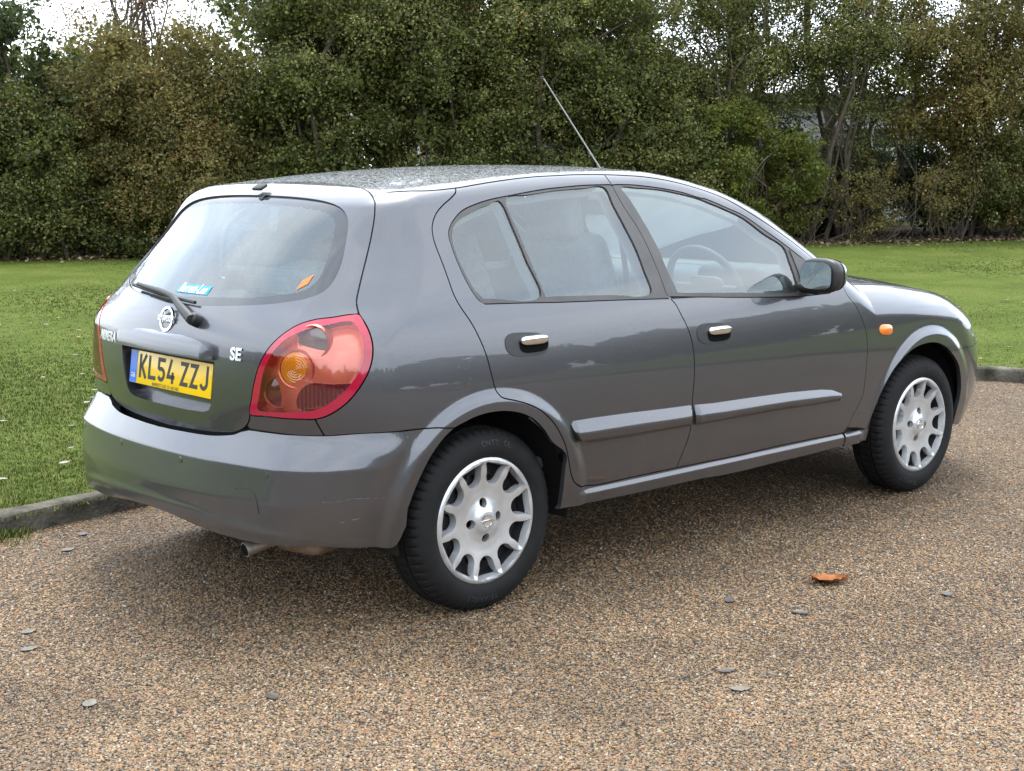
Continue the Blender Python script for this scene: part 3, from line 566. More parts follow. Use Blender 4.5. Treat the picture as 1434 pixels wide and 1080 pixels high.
smn = ng.nodes.new('GeometryNodeSetMaterial'); smn.inputs['Material'].default_value = PEB
rv = ng.nodes.new('FunctionNodeRandomValue'); rv.data_type = 'FLOAT_VECTOR'; rv.inputs['Min'].default_value = (.0028, .0024, .0014); rv.inputs['Max'].default_value = (.0070, .0052, .0032)
rr_ = ng.nodes.new('FunctionNodeRandomValue'); rr_.data_type = 'FLOAT_VECTOR'; rr_.inputs['Min'].default_value = (-.35, -.35, 0); rr_.inputs['Max'].default_value = (.35, .35, 6.28)
ng.links.new(gi.outputs[0], ip.inputs['Points']); ng.links.new(ic.outputs[0], smn.inputs[0]); ng.links.new(smn.outputs[0], ip.inputs['Instance'])
ng.links.new(rv.outputs['Value'], ip.inputs['Scale']); ng.links.new(rr_.outputs['Value'], ip.inputs['Rotation']); ng.links.new(ip.outputs[0], go.inputs[0])
md = o.modifiers.new('scatter', 'NODES'); md.node_group = ng

# kerb stones
KERBM = vary(mat('weathered_concrete', (.082, .075, .060), .95, spec=.1), 7, .75, 12, bump=1.0, bump_scale=55)
nt, nd, lk, b = nodes_of(KERBM)
kerb = empty('kerb'); tag(kerb, kind='structure')
seg = np.r_[0, np.cumsum(np.linalg.norm(np.diff(KS[:, :2], axis=0), axis=1))]; Ltot = seg[-1]; step = .915; s0 = .35
def kpt(s): return np.array([np.interp(s, seg, KS[:, 0]), np.interp(s, seg, KS[:, 1])])
s = s0
while s + step < Ltot:
    n = 7; bm = bmesh.new(); rows = []
    jz = random.uniform(-.006, .006); jn = random.uniform(-.006, .006)
    prof = [(0, -.10), (0, .070), (.006, .083), (.016, .088), (.085, .089), (.095, .084), (.10, .070), (.10, -.10)]
    for k in range(n):
        q = s + .008 + (step - .016) * k / (n - 1); p = kpt(q); t = kpt(q + .01) - kpt(q - .01); t /= np.linalg.norm(t); nn = np.array([-t[1], t[0]])
        e = .004 if k in (0, n - 1) else 0
        rows.append([bm.verts.new((*(p + nn * (a + jn + random.uniform(-.004, .004))), z_ + (jz + random.uniform(-.004, .004) - (e if z_ > 0 else 0)))) for a, z_ in prof])
    for k in range(n - 1):
        for i in range(len(prof) - 1): bm.faces.new((rows[k][i], rows[k + 1][i], rows[k + 1][i + 1], rows[k][i + 1]))
    bm.faces.new(rows[0]); bm.faces.new(rows[-1][::-1]); bmesh.ops.recalc_face_normals(bm, faces=bm.faces)
    auto_sharp(bm_obj('kerb_stone', bm, KERBM, kerb), 40); s += step

# lawn
def grass_material(name, a, b_, c):
    M = mat(name, a, .9, spec=.1); nt, nd, lk, bb = nodes_of(M); co = objco(nt)
    n = N(nt, 'ShaderNodeTexNoise', Scale=1.1, Detail=7, Roughness=.65); lk.new(co, n.inputs['Vector']); n2 = N(nt, 'ShaderNodeTexNoise', Scale=55., Detail=3); lk.new(co, n2.inputs['Vector'])
    r = ramp(nt, [(.30, a), (.52, b_), (.74, c)]); lk.new(n.outputs[0], r.inputs[0])
    r2 = ramp(nt, [(.3, (.55, .55, .5)), (.7, (1.3, 1.3, 1.2))]); lk.new(n2.outputs[0], r2.inputs[0])
    mu = N(nt, 'ShaderNodeMixRGB', blend_type='MULTIPLY'); mu.inputs[0].default_value = 1; lk.new(r.outputs[0], mu.inputs[1]); lk.new(r2.outputs[0], mu.inputs[2]); lk.new(mu.outputs[0], bb.inputs['Base Color'])
    bp = N(nt, 'ShaderNodeBump', Strength=.8, Distance=.02); lk.new(n2.outputs[0], bp.inputs['Height']); lk.new(bp.outputs[0], bb.inputs['Normal']); return M
LAWN = grass_material('lawn_turf', (.054, .072, .012), (.076, .104, .018), (.118, .120, .036))
back = []
for i in range(0, len(KS), 4):
    t = KS[min(i + 1, len(KS) - 1), :2] - KS[max(i - 1, 0), :2]; t /= np.linalg.norm(t); back.append(KS[i, :2] + np.array([-t[1], t[0]]) * .085)
back = np.array(back)
loop = resample(np.vstack([back, [(60, -16), (60, 70), (-60, 70), (-60, .3)]]), 4.)
V2, T, _bl = cdt_region([loop], 1.5)
hz = .075 + .012 * np.sin(V2[:, 0] * .9 + 1) * np.cos(V2[:, 1] * .7) ; hz = np.where(np.arange(len(V2)) < len(loop), .072, hz)
o = obj('lawn', npmesh('lawn', np.c_[V2, hz], T), LAWN); tag(o, kind='structure')

# short grass standing on the lawn: uncountable
def grass_blades(n_tuft, dmin, dmax, nb, hgt):
    inv = RNG.uniform(1 / dmax, 1 / dmin, n_tuft); d_ = 1 / inv; la = RNG.uniform(-.42, .42, n_tuft) * d_
    P = camxy + d_[:, None] * fw + la[:, None] * rt; P = P[lawn_side(P)]
    n = len(P); P = np.repeat(P, nb, 0) + RNG.normal(0, .014, (n * nb, 2)); m_ = len(P)
    a = RNG.uniform(0, 2 * np.pi, m_); h = RNG.uniform(.5, 1.0, m_) * hgt; w = RNG.uniform(.0022, .0040, m_) * np.clip(np.linalg.norm(P - camxy, axis=1) / 8, 1, 2.4)
    le = RNG.uniform(.1, .9, m_) * h; z0 = .068
    b0 = np.c_[P[:, 0] - w * np.sin(a), P[:, 1] + w * np.cos(a), np.full(m_, z0)]; b1 = np.c_[P[:, 0] + w * np.sin(a), P[:, 1] - w * np.cos(a), np.full(m_, z0)]
    tip = np.c_[P[:, 0] + le * np.cos(a), P[:, 1] + le * np.sin(a), z0 + h]
    return np.stack([b0, b1, tip], 1).reshape(-1, 3)
GV = np.vstack([grass_blades(100000, 5.2, 24, 5, .019), grass_blades(7000, 5.0, 12, 6, .028)])
# tufts growing along the foot of the kerb
ks = RNG.uniform(0, 1, 2600); si = np.interp(ks, [0, 1], [seg[0] + 8, seg[0] + 14.8]); kp = np.array([kpt(s_) for s_ in si]); tt = np.array([kpt(s_ + .02) - kpt(s_ - .02) for s_ in si]); tt /= np.linalg.norm(tt, axis=1)[:, None]
dens = (np.sin(si * 5.3) + np.sin(si * 2.1 + 1) > .2); kp = kp[dens]; tt = tt[dens]
fp = kp - np.c_[-tt[:, 1], tt[:, 0]] * (RNG.exponential(.03, len(kp))[:, None] + .002); nb = 6; fp = np.repeat(fp, nb, 0) + RNG.normal(0, .012, (len(fp) * nb, 2)); m_ = len(fp)
a = RNG.uniform(0, 6.28, m_); h = RNG.uniform(.012, .045, m_); w = .003
GV2 = np.stack([np.c_[fp[:, 0] - w * np.sin(a), fp[:, 1] + w * np.cos(a), np.zeros(m_)], np.c_[fp[:, 0] + w * np.sin(a), fp[:, 1] - w * np.cos(a), np.zeros(m_)], np.c_[fp[:, 0] + .6 * h * np.cos(a), fp[:, 1] + .6 * h * np.sin(a), h]], 1).reshape(-1, 3)
GV = np.vstack([GV, GV2])
BL = mat('grass_blade', (.09, .15, .02), .6, spec=.2); nt, nd, lk, b = nodes_of(BL)
at = N(nt, 'ShaderNodeAttribute', attribute_name='tone'); r = ramp(nt, [(0, (.042, .070, .010)), (.35, (.078, .116, .018)), (.7, (.116, .150, .030)), (.88, (.18, .175, .055)), (1, (.27, .22, .08))]); lk.new(at.outputs['Fac'], r.inputs[0]); lk.new(r.outputs[0], b.inputs['Base Color'])
me = npmesh('grass', GV, np.arange(len(GV)).reshape(-1, 3), smooth=False)
tone = me.attributes.new('tone', 'FLOAT', 'FACE'); tone.data.foreach_set('value', RNG.uniform(0, 1, len(GV) // 3).astype(np.float32))
o = obj('grass', me, BL); tag(o, 'short mown green grass covering the lawn', 'grass', kind='stuff')

# ---------------------------------------------------------------- the car
car = empty('hatchback_car')
tag(car, 'dark grey metallic five door hatchback parked on the gravel beside the lawn', 'car')

c_apex = 0                     # light outline: 0 outer top corner, 10 bottom, 14 inner bottom corner
roof_tail = [(-.234, -.531, 1.338), (-.21, -.474, 1.354), (-.176, -.361, 1.367), (-.152, -.214, 1.374), (-.150, -.1, 1.376), (-.149, 0, 1.377)]
roof_tail_s, _ = smooth_curve(roof_tail)
tg_top = np.vstack([cv('tgside', 7)[::-1], roof_tail_s])          # from the lamp corner up and over to the middle
light_outer = closed_curve(CURVES['light']); 
Ldense, Lix = smooth_curve(CURVES['light'] + [CURVES['light'][0]])
def light_seg(i, j): return Ldense[Lix[i]:Lix[j] + 1]
archr = np.array(CURVES['archr']); archr[:, 0] = np.where((archr[:, 2] < .52) & (archr[:, 0] > 0), np.maximum(archr[:, 0], .306), archr[:, 0])
ARs, ARi = smooth_curve(archr)

# quarter panel with the sill, one pressing on each side
quarter_loop = join(cv('roof', 0, 3), cv('rq'), cv('doorbot', 1), [(1.937, -.812, .298)], cv('sillbot', 1, 8), ARs[:ARi[12] + 1],
                    cv('bumptop', 0, 4), light_seg(0, 10)[::-1], cv('tgside', 7)[::-1], [(-.234, -.531, 1.338)])
q = panel('rear_quarter_panel', [quarter_loop], 'fan', PAINT, car, sp=.0095, creases=np.vstack([RINGS, SILLROWS])); mirrored(q, car)
strip_loop = join(light_seg(10, 14), cv('tgbot', 0, 2), cv('bumptop', 4)[::-1])
q = panel('rear_corner_panel', [strip_loop], 'fan', PAINT, car, sp=.014, off=-.001); mirrored(q, car)

# doors
rd_loop = join(cv('rq'), cv('doorbot', 1, 4), cv('door', 9)[::-1], cv('rbelt')[::-1], cv('rwin', 3), [(.747, -.637, 1.359)], cv('door', 0, 2)[::-1], cv('roof', 3, 9)[::-1])
rear_doors = []
d = panel('rear_door', [rd_loop], 'fan', PAINT, car, sp=.0105, creases=np.vstack([RINGS, SILLROWS])); rear_doors = [d, mirrored(d, car)]
fd_loop = join(cv('door', 9), cv('doorbot', 4), cv('doorfront')[::-1], [(1.86, -.80, .985), (1.82, -.785, 1.018)], cv('roof', 9)[::-1], cv('door', 0, 2), cv('fwin'), [(1.80, -.806, .97), (1.815, -.821, .928)], cv('fbelt')[::-1])
d = panel('front_door', [fd_loop], 'fan', PAINT, car, sp=.0125, creases=SILLROWS); front_doors = [d, mirrored(d, car)]
# window surrounds and glass
gq, gr, gf = (join(cv(k)) for k in ('gq', 'gr', 'gf'))
rt_loop = join(cv('rbelt'), cv('door', 2, 9)[::-1], cv('rwin', 2)[::-1])
ft_loop = join(cv('door', 2, 9), cv('fbelt', 1), [(1.80, -.806, .97)], cv('fwin')[::-1])
for nm, loop, holes, doors in (('rear', rt_loop, [gq, gr], rear_doors), ('front', ft_loop, [gf], front_doors)):
    t = panel('window_surround', [loop] + holes, 'fan', TRIM, doors[0], off=-.001, sp=.016, gap=.0015, flange=.012); mirrored(t, doors[1])
    for h in holes:
        g = panel('window_pane', [h], 'fan', GLASS, doors[0], off=-.006, sp=.03, gap=-.004, flange=0); mirrored(g, doors[1])
    t = panel('inner_frame', [inset_ for inset_ in [loop]] + holes, 'fan', INTGREY, doors[0], off=-.045, sp=.03, gap=.004, flange=0, hole_gap=-.012); mirrored(t, doors[1])

# roof with the screen pillars, windscreen, bonnet
def mir_loop(right):           # right half from front/rear middle to the other middle -> closed symmetric loop
    r = np.asarray(right); return join(r, flipy(r)[::-1])
apil = [(1.773, -.77, 1.055), (1.83, -.785, 1.012), (1.88, -.795, .975)]
ws_edge = np.array([(1.505, 0, 1.37), (1.49, -.2, 1.37), (1.44, -.38, 1.36), (1.375, -.49, 1.34), (1.36, -.535, 1.31), (1.45, -.585, 1.25), (1.60, -.645, 1.17), (1.75, -.70, 1.07), (1.90, -.745, .98)])
wse, _ = smooth_curve(ws_edge, .02)
roof_right = join(roof_tail_s[::-1], cv('roof', 1), apil, wse[::-1])
roof_o = panel('roof', [mir_loop(roof_right)], 'top', PAINT_WET, car, sp=.022, flange=.014)
cowl = np.array([(2.265, 0, .98), (2.24, -.2, .98), (2.17, -.4, .97), (2.07, -.6, .96), (1.96, -.735, .955)])
cowl_s, _ = smooth_curve(cowl, .02)
ws_right = join(wse, cowl_s[::-1])
panel('windscreen', [mir_loop(ws_right)], 'top', GLASS, car, off=-.004, sp=.035, gap=.003, flange=0)
hood_edge, _ = smooth_curve([(1.975, -.735, 0), (2.2, -.722, 0), (2.6, -.695, 0), (2.9, -.645, 0), (3.02, -.60, 0), (3.10, -.54, 0), (3.20, -.40, 0), (3.25, -.2, 0), (3.265, 0, 0)], .02)
hood_right = join(cowl_s + np.array([.016, 0, 0]), hood_edge)
hood_right[:, 2] = 0
panel('bonnet', [mir_loop(hood_right)], 'top', PAINT, car, sp=.022)
# front wing
he3 = lift(to2(hood_edge, 'top'), 'top'); he3 = he3[:np.argmax(hood_edge[:, 0] > 2.93)]
AF = np.array(CURVES['archf']); AFs, AFi = smooth_curve(AF)
lamp_back = [(2.93, -.70, .79), (2.93, -.765, .758), (2.945, -.79, .711), (3.0, -.779, .645), (3.006, -.778, .613)]
wing_loop = join(cv('doorfront', 0, 12), [(2.05, -.822, .352)], AFs[:AFi[9] + 1], cv('fbump'), lamp_back[::-1], he3[::-1], [(1.93, -.79, .965)])
wing = panel('front_wing', [wing_loop], 'wing', PAINT, car, sp=.011, gap=.0008, creases=RINGS); lw = mirrored(wing, car)
sc_loop = [(1.930, -.82, .3475), (2.105, -.822, .342), (2.105, -.81, .292), (1.930, -.812, .292)]
t = panel('sill_end_cap', [np.array(sc_loop)], 'fan', PAINT, car, off=.003, sp=.012, gap=.001); mirrored(t, car)
ind = panel('side_indicator', [closed_curve(CURVES['repeater'])], 'wing', ORANGE, wing, off=.002, sp=.008, gap=0, offf=lambda V2, P, L: .010 * (1 - np.clip((((V2 - V2.mean(0)) / (.5 * np.ptp(V2, axis=0))) ** 2).sum(1), 0, 1)), geom_normals=True)
mirrored(ind, lw)
# front bumper, lamps and grille
def Fp(y, z): return np.array([Nose(abs(y), z) - .0, y, z])
fb_bot = [(2.87, -.765, .258), (3.0, -.74, .238), (3.15, -.60, .222), (3.24, -.45, .212), (3.27, -.25, .21), (3.28, 0, .21)]
fb_top = [(3.30, 0, .60), (3.27, -.25, .60), (3.2, -.45, .60), (3.10, -.65, .605), (3.0, -.779, .611)]
fb_right = join(fb_top, cv('fbump')[::-1], AFs[AFi[9]:], smooth_curve(fb_bot)[0])
fbump = panel('front_bumper', [mir_loop(fb_right)], 'fan', PAINT, car, sp=.016, gap=.0008)
hl = join(lamp_back, [(3.08, -.68, .615), (3.2, -.45, .61), (3.22, -.40, .66), (3.18, -.44, .70), (3.08, -.60, .755)])
t = panel('headlamp', [hl], 'fan', LENS, car, sp=.025, off=0, flange=.0); t2 = mirrored(t, car)
u = panel('reflector', [hl], 'fan', CHROME, t, sp=.03, off=-.05, flange=0); mirrored(u, t2)
panel('grille', [mir_loop(join([(3.24, 0, .70), (3.2, -.3, .69), (3.18, -.40, .68), (3.22, -.40, .62), (3.26, -.2, .612), (3.27, 0, .612)]))], 'fan', BLACK, car, sp=.03, off=-.012)
rbox('undertray', (.45, 1.1, .06), (2.95, 0, .27), BLACK, car, .03)

# tailgate with its window opening and the plate recess
def tail_pt(y, z, d=0): return (float(Rr(abs(y), z)) + d, y, z)
rec_r = [(0, .663), (-.12, .663), (-.225, .667), (-.252, .675), (-.265, .690), (-.277, .72), (-.290, .79), (-.296, .845), (-.15, .852), (0, .852)]
rec_loop = mir_loop([tail_pt(*p) for p in rec_r])
light_in_edge = light_seg(14, 25)                      # inner bottom corner round to the outer top corner
tg_right = join(roof_tail_s[::-1], cv('tgside', 7), light_in_edge[::-1], cv('tgbot', 0, 6), [tail_pt(0, .594)])
gl_right = join(cv('glass', 0), [(-.296, 0, 1.3365)])
gl_loop = mir_loop(gl_right)
def spoiler(V2, P, L):          # a soft shoulder round the glass
    return np.zeros(len(V2))
tailgate = panel('tailgate', [mir_loop(tg_right), gl_loop, rec_loop], 'diag', PAINT, car, sp=.012, flange=.046, hole_gap=0)
gi_loop = mir_loop(join([(-.6195, 0, 1.0185)], cv('glass_in', 1), [(-.3265, 0, 1.3125)]))
t = panel('rear_window_border', [gl_loop, gi_loop], 'diag', GLOSSBLACK, tailgate, off=-.006, sp=.02, gap=.003, flange=0, hole_gap=0)
panel('rear_window', [gi_loop], 'diag', GLASS_REAR, tailgate, off=-.006, sp=.03, gap=0, flange=0)
panel('plate_recess', [rec_loop], 'diag', PAINT, tailgate, off=-.044, sp=.02, gap=-.003, flange=0)
gar = mir_loop(smooth_curve([tail_pt(*p) for p in [(0, .904), (-.08, .903), (-.16, .899), (-.24, .890), (-.278, .880), (-.294, .862), (-.297, .840)]])[0])
gz0 = .838
def gar_off(V2, P, L): 
    t = np.clip((P[:, 2] - gz0) / .066, 0, 1); e = np.clip((.297 - np.abs(P[:, 1])) / .03, 0, 1) ** .5
    return .006 + .028 * e * np.sqrt(np.clip(1 - t ** 3.0, 0, 1))
panel('plate_light_garnish', [gar], 'diag', PAINT, tailgate, sp=.010, gap=0, flange=.05, offf=gar_off, geom_normals=True, bstep=.008)

# rear bumper
bt = cv('bumptop'); bt2 = cv('bumptop2')
bb = smooth_curve([(-.34, -.806, .345), (-.375, -.788, .288), (-.45, -.775, .292), (-.621, -.688, .306), (-.711, -.495, .302), (-.737, -.354, .308), (-.763, -.14, .330), (-.766, 0, .338)])[0]
bump_right = join([(-.718, 0, .597)], bt2[:-3][::-1], bt[::-1], ARs[ARi[12]:], bb)
bumper = panel('rear_bumper', [mir_loop(bump_right)], 'fan', PAINT, car, sp=.011, B=True, flange=.035, creases=np.vstack([RINGS, CREASE]))
for y_, x_ in ((-.58, -.69), (-.193, -.752), (.193, -.752), (.58, -.69)):
    p = lift(to2([(x_, y_, .52)], 'fan'), 'fan', True); n_ = grad(p, True)[0]
    lathe('parking_sensor', [(.0125, -.002), (.0125, .0005), (.0108, .0006), (.0103, -.0005), (.0098, .0012), (.004, .0018), (0.0001, .0018)], PAINT, bumper, 20, n_, p[0])
tow = smooth_curve([(-.724, -.458, .467), (-.713, -.509, .473), (-.707, -.536, .463), (-.705, -.55, .437), (-.703, -.558, .400)], .006)[0]
tp = lift(to2(tow, 'fan'), 'fan', True); tp = tp + grad(tp, True) * .0004
tube('tow_cover_seam', tp, .0016, BLACK, bumper, 5)
SCR = mat('scuffed_paint', (.15, .15, .15), .6)
for pts in ([(-.591, -.73, .445), (-.56, -.755, .446), (-.52, -.773, .451), (-.46, -.79, .449), (-.40, -.81, .446)], [(-.55, -.757, .382), (-.52, -.772, .385), (-.489, -.785, .391)]):
    sp_ = lift(to2(smooth_curve(pts, .01)[0], 'fan'), 'fan', True); sp_ += np.c_[np.zeros((len(sp_), 2)), RNG.normal(0, .0012, len(sp_))]
    tube('scratch', lift(to2(sp_, 'fan'), 'fan', True) , np.abs(RNG.normal(.0003, .0003, len(sp_))) - .0001, SCR, bumper, 4)

# tail lamps: red rim, clear cover, reflector bowl, three round chambers, ribbed red lower field
li = closed_curve(CURVES['light_in'])
lamp = panel('tail_lamp', [join(light_outer), li], 'fan', RED, car, off=.001, sp=.010, gap=.0022, flange=.02, hole_gap=0)
subs = [panel('lens_cover', [li], 'fan', LENS, lamp, off=.0005, sp=.015, gap=0, flange=0),
        panel('reflector_bowl', [li], 'fan', SALMON, lamp, off=-.036, sp=.015, gap=.0, flange=-.036, hole_gap=0)]
rib = closed_curve([(-.587, -.660, .793), (-.53, -.715, .793), (-.487, -.753, .792), (-.51, -.737, .765), (-.545, -.715, .738), (-.58, -.682, .722), (-.607, -.625, .716), (-.607, -.625, .755)], .006)
def ribs(V2, P, L): return .0025 * np.sin(V2[:, 0] * 2 * np.pi / .012)
subs.append(panel('ribbed_field', [rib], 'fan', REDDARK, lamp, off=-.028, sp=.004, gap=0, flange=.012, offf=ribs, geom_normals=True))
ax = Vector((-.86, -.50, .06)).normalized()
def pod(p, r, m_lens, rings):
    P = Vector(p) - ax * .012; o = []
    o.append(lathe('lamp_chamber', [(r * 1.18, -.03), (r * 1.20, .006), (r * 1.12, .012), (r * 1.03, .010), (r, .002)], SALMON, lamp, 40, ax, P))
    if rings: prof = [(r * k / 14, .006 + .010 * (1 - (k / 14) ** 2) + .0016 * (k % 2)) for k in range(14, 0, -1)] + [(.0001, .016)]
    else: prof = [(r * k / 6, .004 + .006 * (1 - (k / 6) ** 2)) for k in range(6, 0, -1)] + [(.0001, .010)]
    o.append(lathe('lamp_chamber_lens', prof, m_lens, lamp, 40, ax, P)); return o
subs += pod((-.590, -.605, .833), .052, AMBER, True) + pod((-.552, -.642, .915), .045, SMOKE, False) + pod((-.614, -.545, .760), .044, REDDARK, False)
lamp2 = mirrored(lamp, car)
for s in subs: mirrored(s, lamp2)

# rubbing strips, door handles
def strip_off(V2, P, L):
    lo, hi = L[:, 1].min(), L[:, 1].max(); out = np.zeros(len(V2))
    # local height of the strip at this place along it
    xs = np.linspace(L[:, 0].min(), L[:, 0].max(), 60); up = np.array([L[np.abs(L[:, 0] - x) < .05][:, 1].max() for x in xs]); dn = np.array([L[np.abs(L[:, 0] - x) < .05][:, 1].min() for x in xs])
    t = (V2[:, 1] - np.interp(V2[:, 0], xs, dn)) / (np.interp(V2[:, 0], xs, up) - np.interp(V2[:, 0], xs, dn) + 1e-6)
    ends = np.clip(np.minimum(V2[:, 0] - xs[0], xs[-1] - V2[:, 0]) / .02, 0, 1)
    prof = np.interp(t, [0, .06, .12, .48, .56, .95, 1], [.004, .014, .018, .022, .019, .004, .002]); return prof * (.35 + .65 * ends)
for k, doors in (('strip1', rear_doors), ('strip2', front_doors)):
    t = panel('rubbing_strip', [resample(np.array(CURVES[k]), .01)], 'fan', PAINT, doors[0], sp=.007, gap=0, flange=.012, bstep=.007, offf=strip_off, geom_normals=True); mirrored(t, doors[1])
for k, doors in (('handle1', rear_doors), ('handle2', front_doors)):
    H = np.array(CURVES[k]); c = H.mean(0); hl_ = closed_curve(H, .005)
    cup = panel('handle_cup', [hl_], 'fan', vary(mat('handle_surround', (.045, .045, .047), .4, .3), 10, .1), doors[0], off=.002, sp=.008, gap=0, flange=.006); mirrored(cup, doors[1])
    w = np.ptp(H[:, 0]); h_ = np.ptp(H[:, 2]); cx = c[0] + .15 * w
    yb = float(c[1])
    cav = np.array([(cx + w * .335 * math.copysign(abs(math.cos(a)) ** .6, math.cos(a)), yb, c[2] - h_ * .03 + h_ * .36 * math.copysign(abs(math.sin(a)) ** .7, math.sin(a))) for a in np.linspace(0, 2 * np.pi, 40, endpoint=False)])
    t = panel('handle_shade_panel', [cav], 'fan', SHADE_BLACK, doors[0], off=.0045, sp=.008, gap=0, flange=.003); mirrored(t, doors[1])  # laid-on panel, no real hollow: the shade under the handle is its colour
    yb = float(lift([(cx, c[2] + h_ * .14)], 'fan')[0][1]) + .004
    bm = bmesh.new(); bmesh.ops.create_uvsphere(bm, u_segments=28, v_segments=14, radius=.5)
    for v in bm.verts:
        s = v.co * 2; s = Vector([math.copysign(abs(k_) ** .62, k_) for k_ in s]) ; v.co = Vector((s.x * w * .325, s.y * .016, s.z * h_ * .20))
    bmesh.ops.transform(bm, matrix=Matrix.Translation((cx, yb - .010, c[2] + h_ * .14)) @ Matrix.Rotation(math.radians(9), 4, 'X'), verts=bm.verts)
    t = bm_obj('door_handle', bm, CHROME, doors[0]); mirrored(t, doors[1])

# inner shell that closes the gaps between the panels
us = np.linspace(XA - RU * math.pi / 2, XF + RU * math.pi / 2, 150); zs = np.linspace(.30, .94, 30)
uu, zz = np.meshgrid(us, zs); P = lift(np.stack([uu.ravel(), zz.ravel()], -1), 'fan'); P -= grad(P, False) * .034
hide = (np.hypot(P[:, 0], P[:, 2] - .302) < .375) | (np.hypot(P[:, 0] - WB, P[:, 2] - .302) < .375) | ((P[:, 0] < -.36) & (np.abs(P[:, 1]) < .80) & (P[:, 2] > .665))
nU = len(us); Fc = []
for i in range(len(zs) - 1):
    for j in range(nU - 1):
        q = (i * nU + j, i * nU + j + 1, (i + 1) * nU + j + 1, (i + 1) * nU + j)
        if not hide[list(q)].any(): Fc.append(q)
sh = obj('inner_shell', npmesh('inner_shell', P, Fc), BLACK, car); mirrored(sh, car)

# underbody, wheel arch liners, exhaust
rbox('underbody', (3.5, 1.30, .16), (1.27, 0, .33), DARKMETAL, car, .05)
rbox('boot_floor', (.62, .95, .10), (-.36, 0, .40), DARKMETAL, car, .04)
for x in (0, WB):
    V = []; Fc = []; n = 26
    for k in range(n + 1):
        t = math.radians(-8 + 196 * k / n)
        for y, r in ((-.80 if x < 1 else -.755, .364), (-.55, .372), (-.55, .08)): V.append((x + r * math.cos(t), y, .302 + r * math.sin(t)))
        if k:
            b = 3 * k
            for e in range(2): Fc.append((b - 3 + e, b + e, b + e + 1, b - 2 + e))
    t = obj('wheel_arch_liner', npmesh('liner', V, Fc), BLACK, car); mirrored(t, car)
    tube('axle', [(x, -.7, .30), (x, .7, .30)], .035, DARKMETAL, car)
RUST = vary(mat('rusty_exhaust', (.22, .17, .13), .55, .5), 18, .4, bump=.3, bump_scale=90)
ex = tube('exhaust_pipe', [(-.25, -.50, .30), (-.45, -.48, .295), (-.60, -.462, .284), (-.690, -.452, .264)], [.020, .021, .023, .024], vary(mat('exhaust_tip', (.33, .31, .28), .45, .7), 20, .4), car, 18)
lathe('pipe_shade_disc', [(.0205, .0), (.0195, .0012), (.0001, .0012)], SHADE_BLACK, ex, 18, (-.97, .06, -.2), (-.6905, -.452, .264))  # dark inside of the pipe painted as a disc over its closed end
rbox('silencer', (.30, .20, .11), (-.47, -.56, .315), RUST, ex, .045, 4, rot=(0, 0, .25))
tube('hanger', [(-.62, -.50, .36), (-.63, -.53, .30), (-.61, -.57, .285), (-.58, -.60, .30)], .010, RUST, ex, 8)

# ---------------------------------------------------------------- wheels
def make_tyre():
    n = 300; R0 = .302
    # half section: (lateral distance from the outer face inward, radius)
    prof = [(.020, .197), (.012, .204), (.006, .214), (.001, .228), (0, .243), (.002, .258), (.008, .272), (.016, .284), (.024, .2925), (.034, .2975), (.050, .3005), (.058, .3012), (.0585, .294), (.0645, .294), (.065, .3018), (.088, .302)]
    full = prof + [(.184 - a, r) for a, r in prof[::-1]]; V = []; m_ = len(full)
    for j in range(n):
        t = 2 * math.pi * j / n; g = (j % 5 == 0)
        for a, r in full:
            d = min(a, .184 - a); rr = r
            if g and .014 < d < .056: rr = r - .0065 * min(1, (d - .010) / .014)
            if (j % 5 in (2, 3)) and .068 < d: rr = r - .004
            V.append((rr * math.cos(t), a, rr * math.sin(t)))
    Fc = [(j * m_ + i, j * m_ + i + 1, ((j + 1) % n) * m_ + i + 1, ((j + 1) % n) * m_ + i) for j in range(n) for i in range(m_ - 1)]
    me = npmesh('tyre', V, Fc); me.set_sharp_from_angle(angle=math.radians(40)); me.materials.append(RUBBER); return me
def side_text(s, r0, size, a0, spacing=1.15):
    me = text_mesh('sidewall_lettering', s, size, .0012, 0, spacing); V = np.empty(len(me.vertices) * 3, np.float32); me.vertices.foreach_get('co', V); V = V.reshape(-1, 3)
    ang = a0 - V[:, 0] / r0; r = r0 + V[:, 1]
    lat = np.interp(r, [.204, .214, .228, .243, .258, .272, .284], [.012, .006, .001, 0, .002, .008, .016])
    Q = np.stack([r * np.cos(ang), lat - .0005 - V[:, 2], r * np.sin(ang)], -1); me.vertices.foreach_set('co', Q.astype(np.float32).ravel()); me.update()
    me.materials.append(vary(mat('tyre_lettering', (.035, .035, .036), .6), 20, .2)); return me
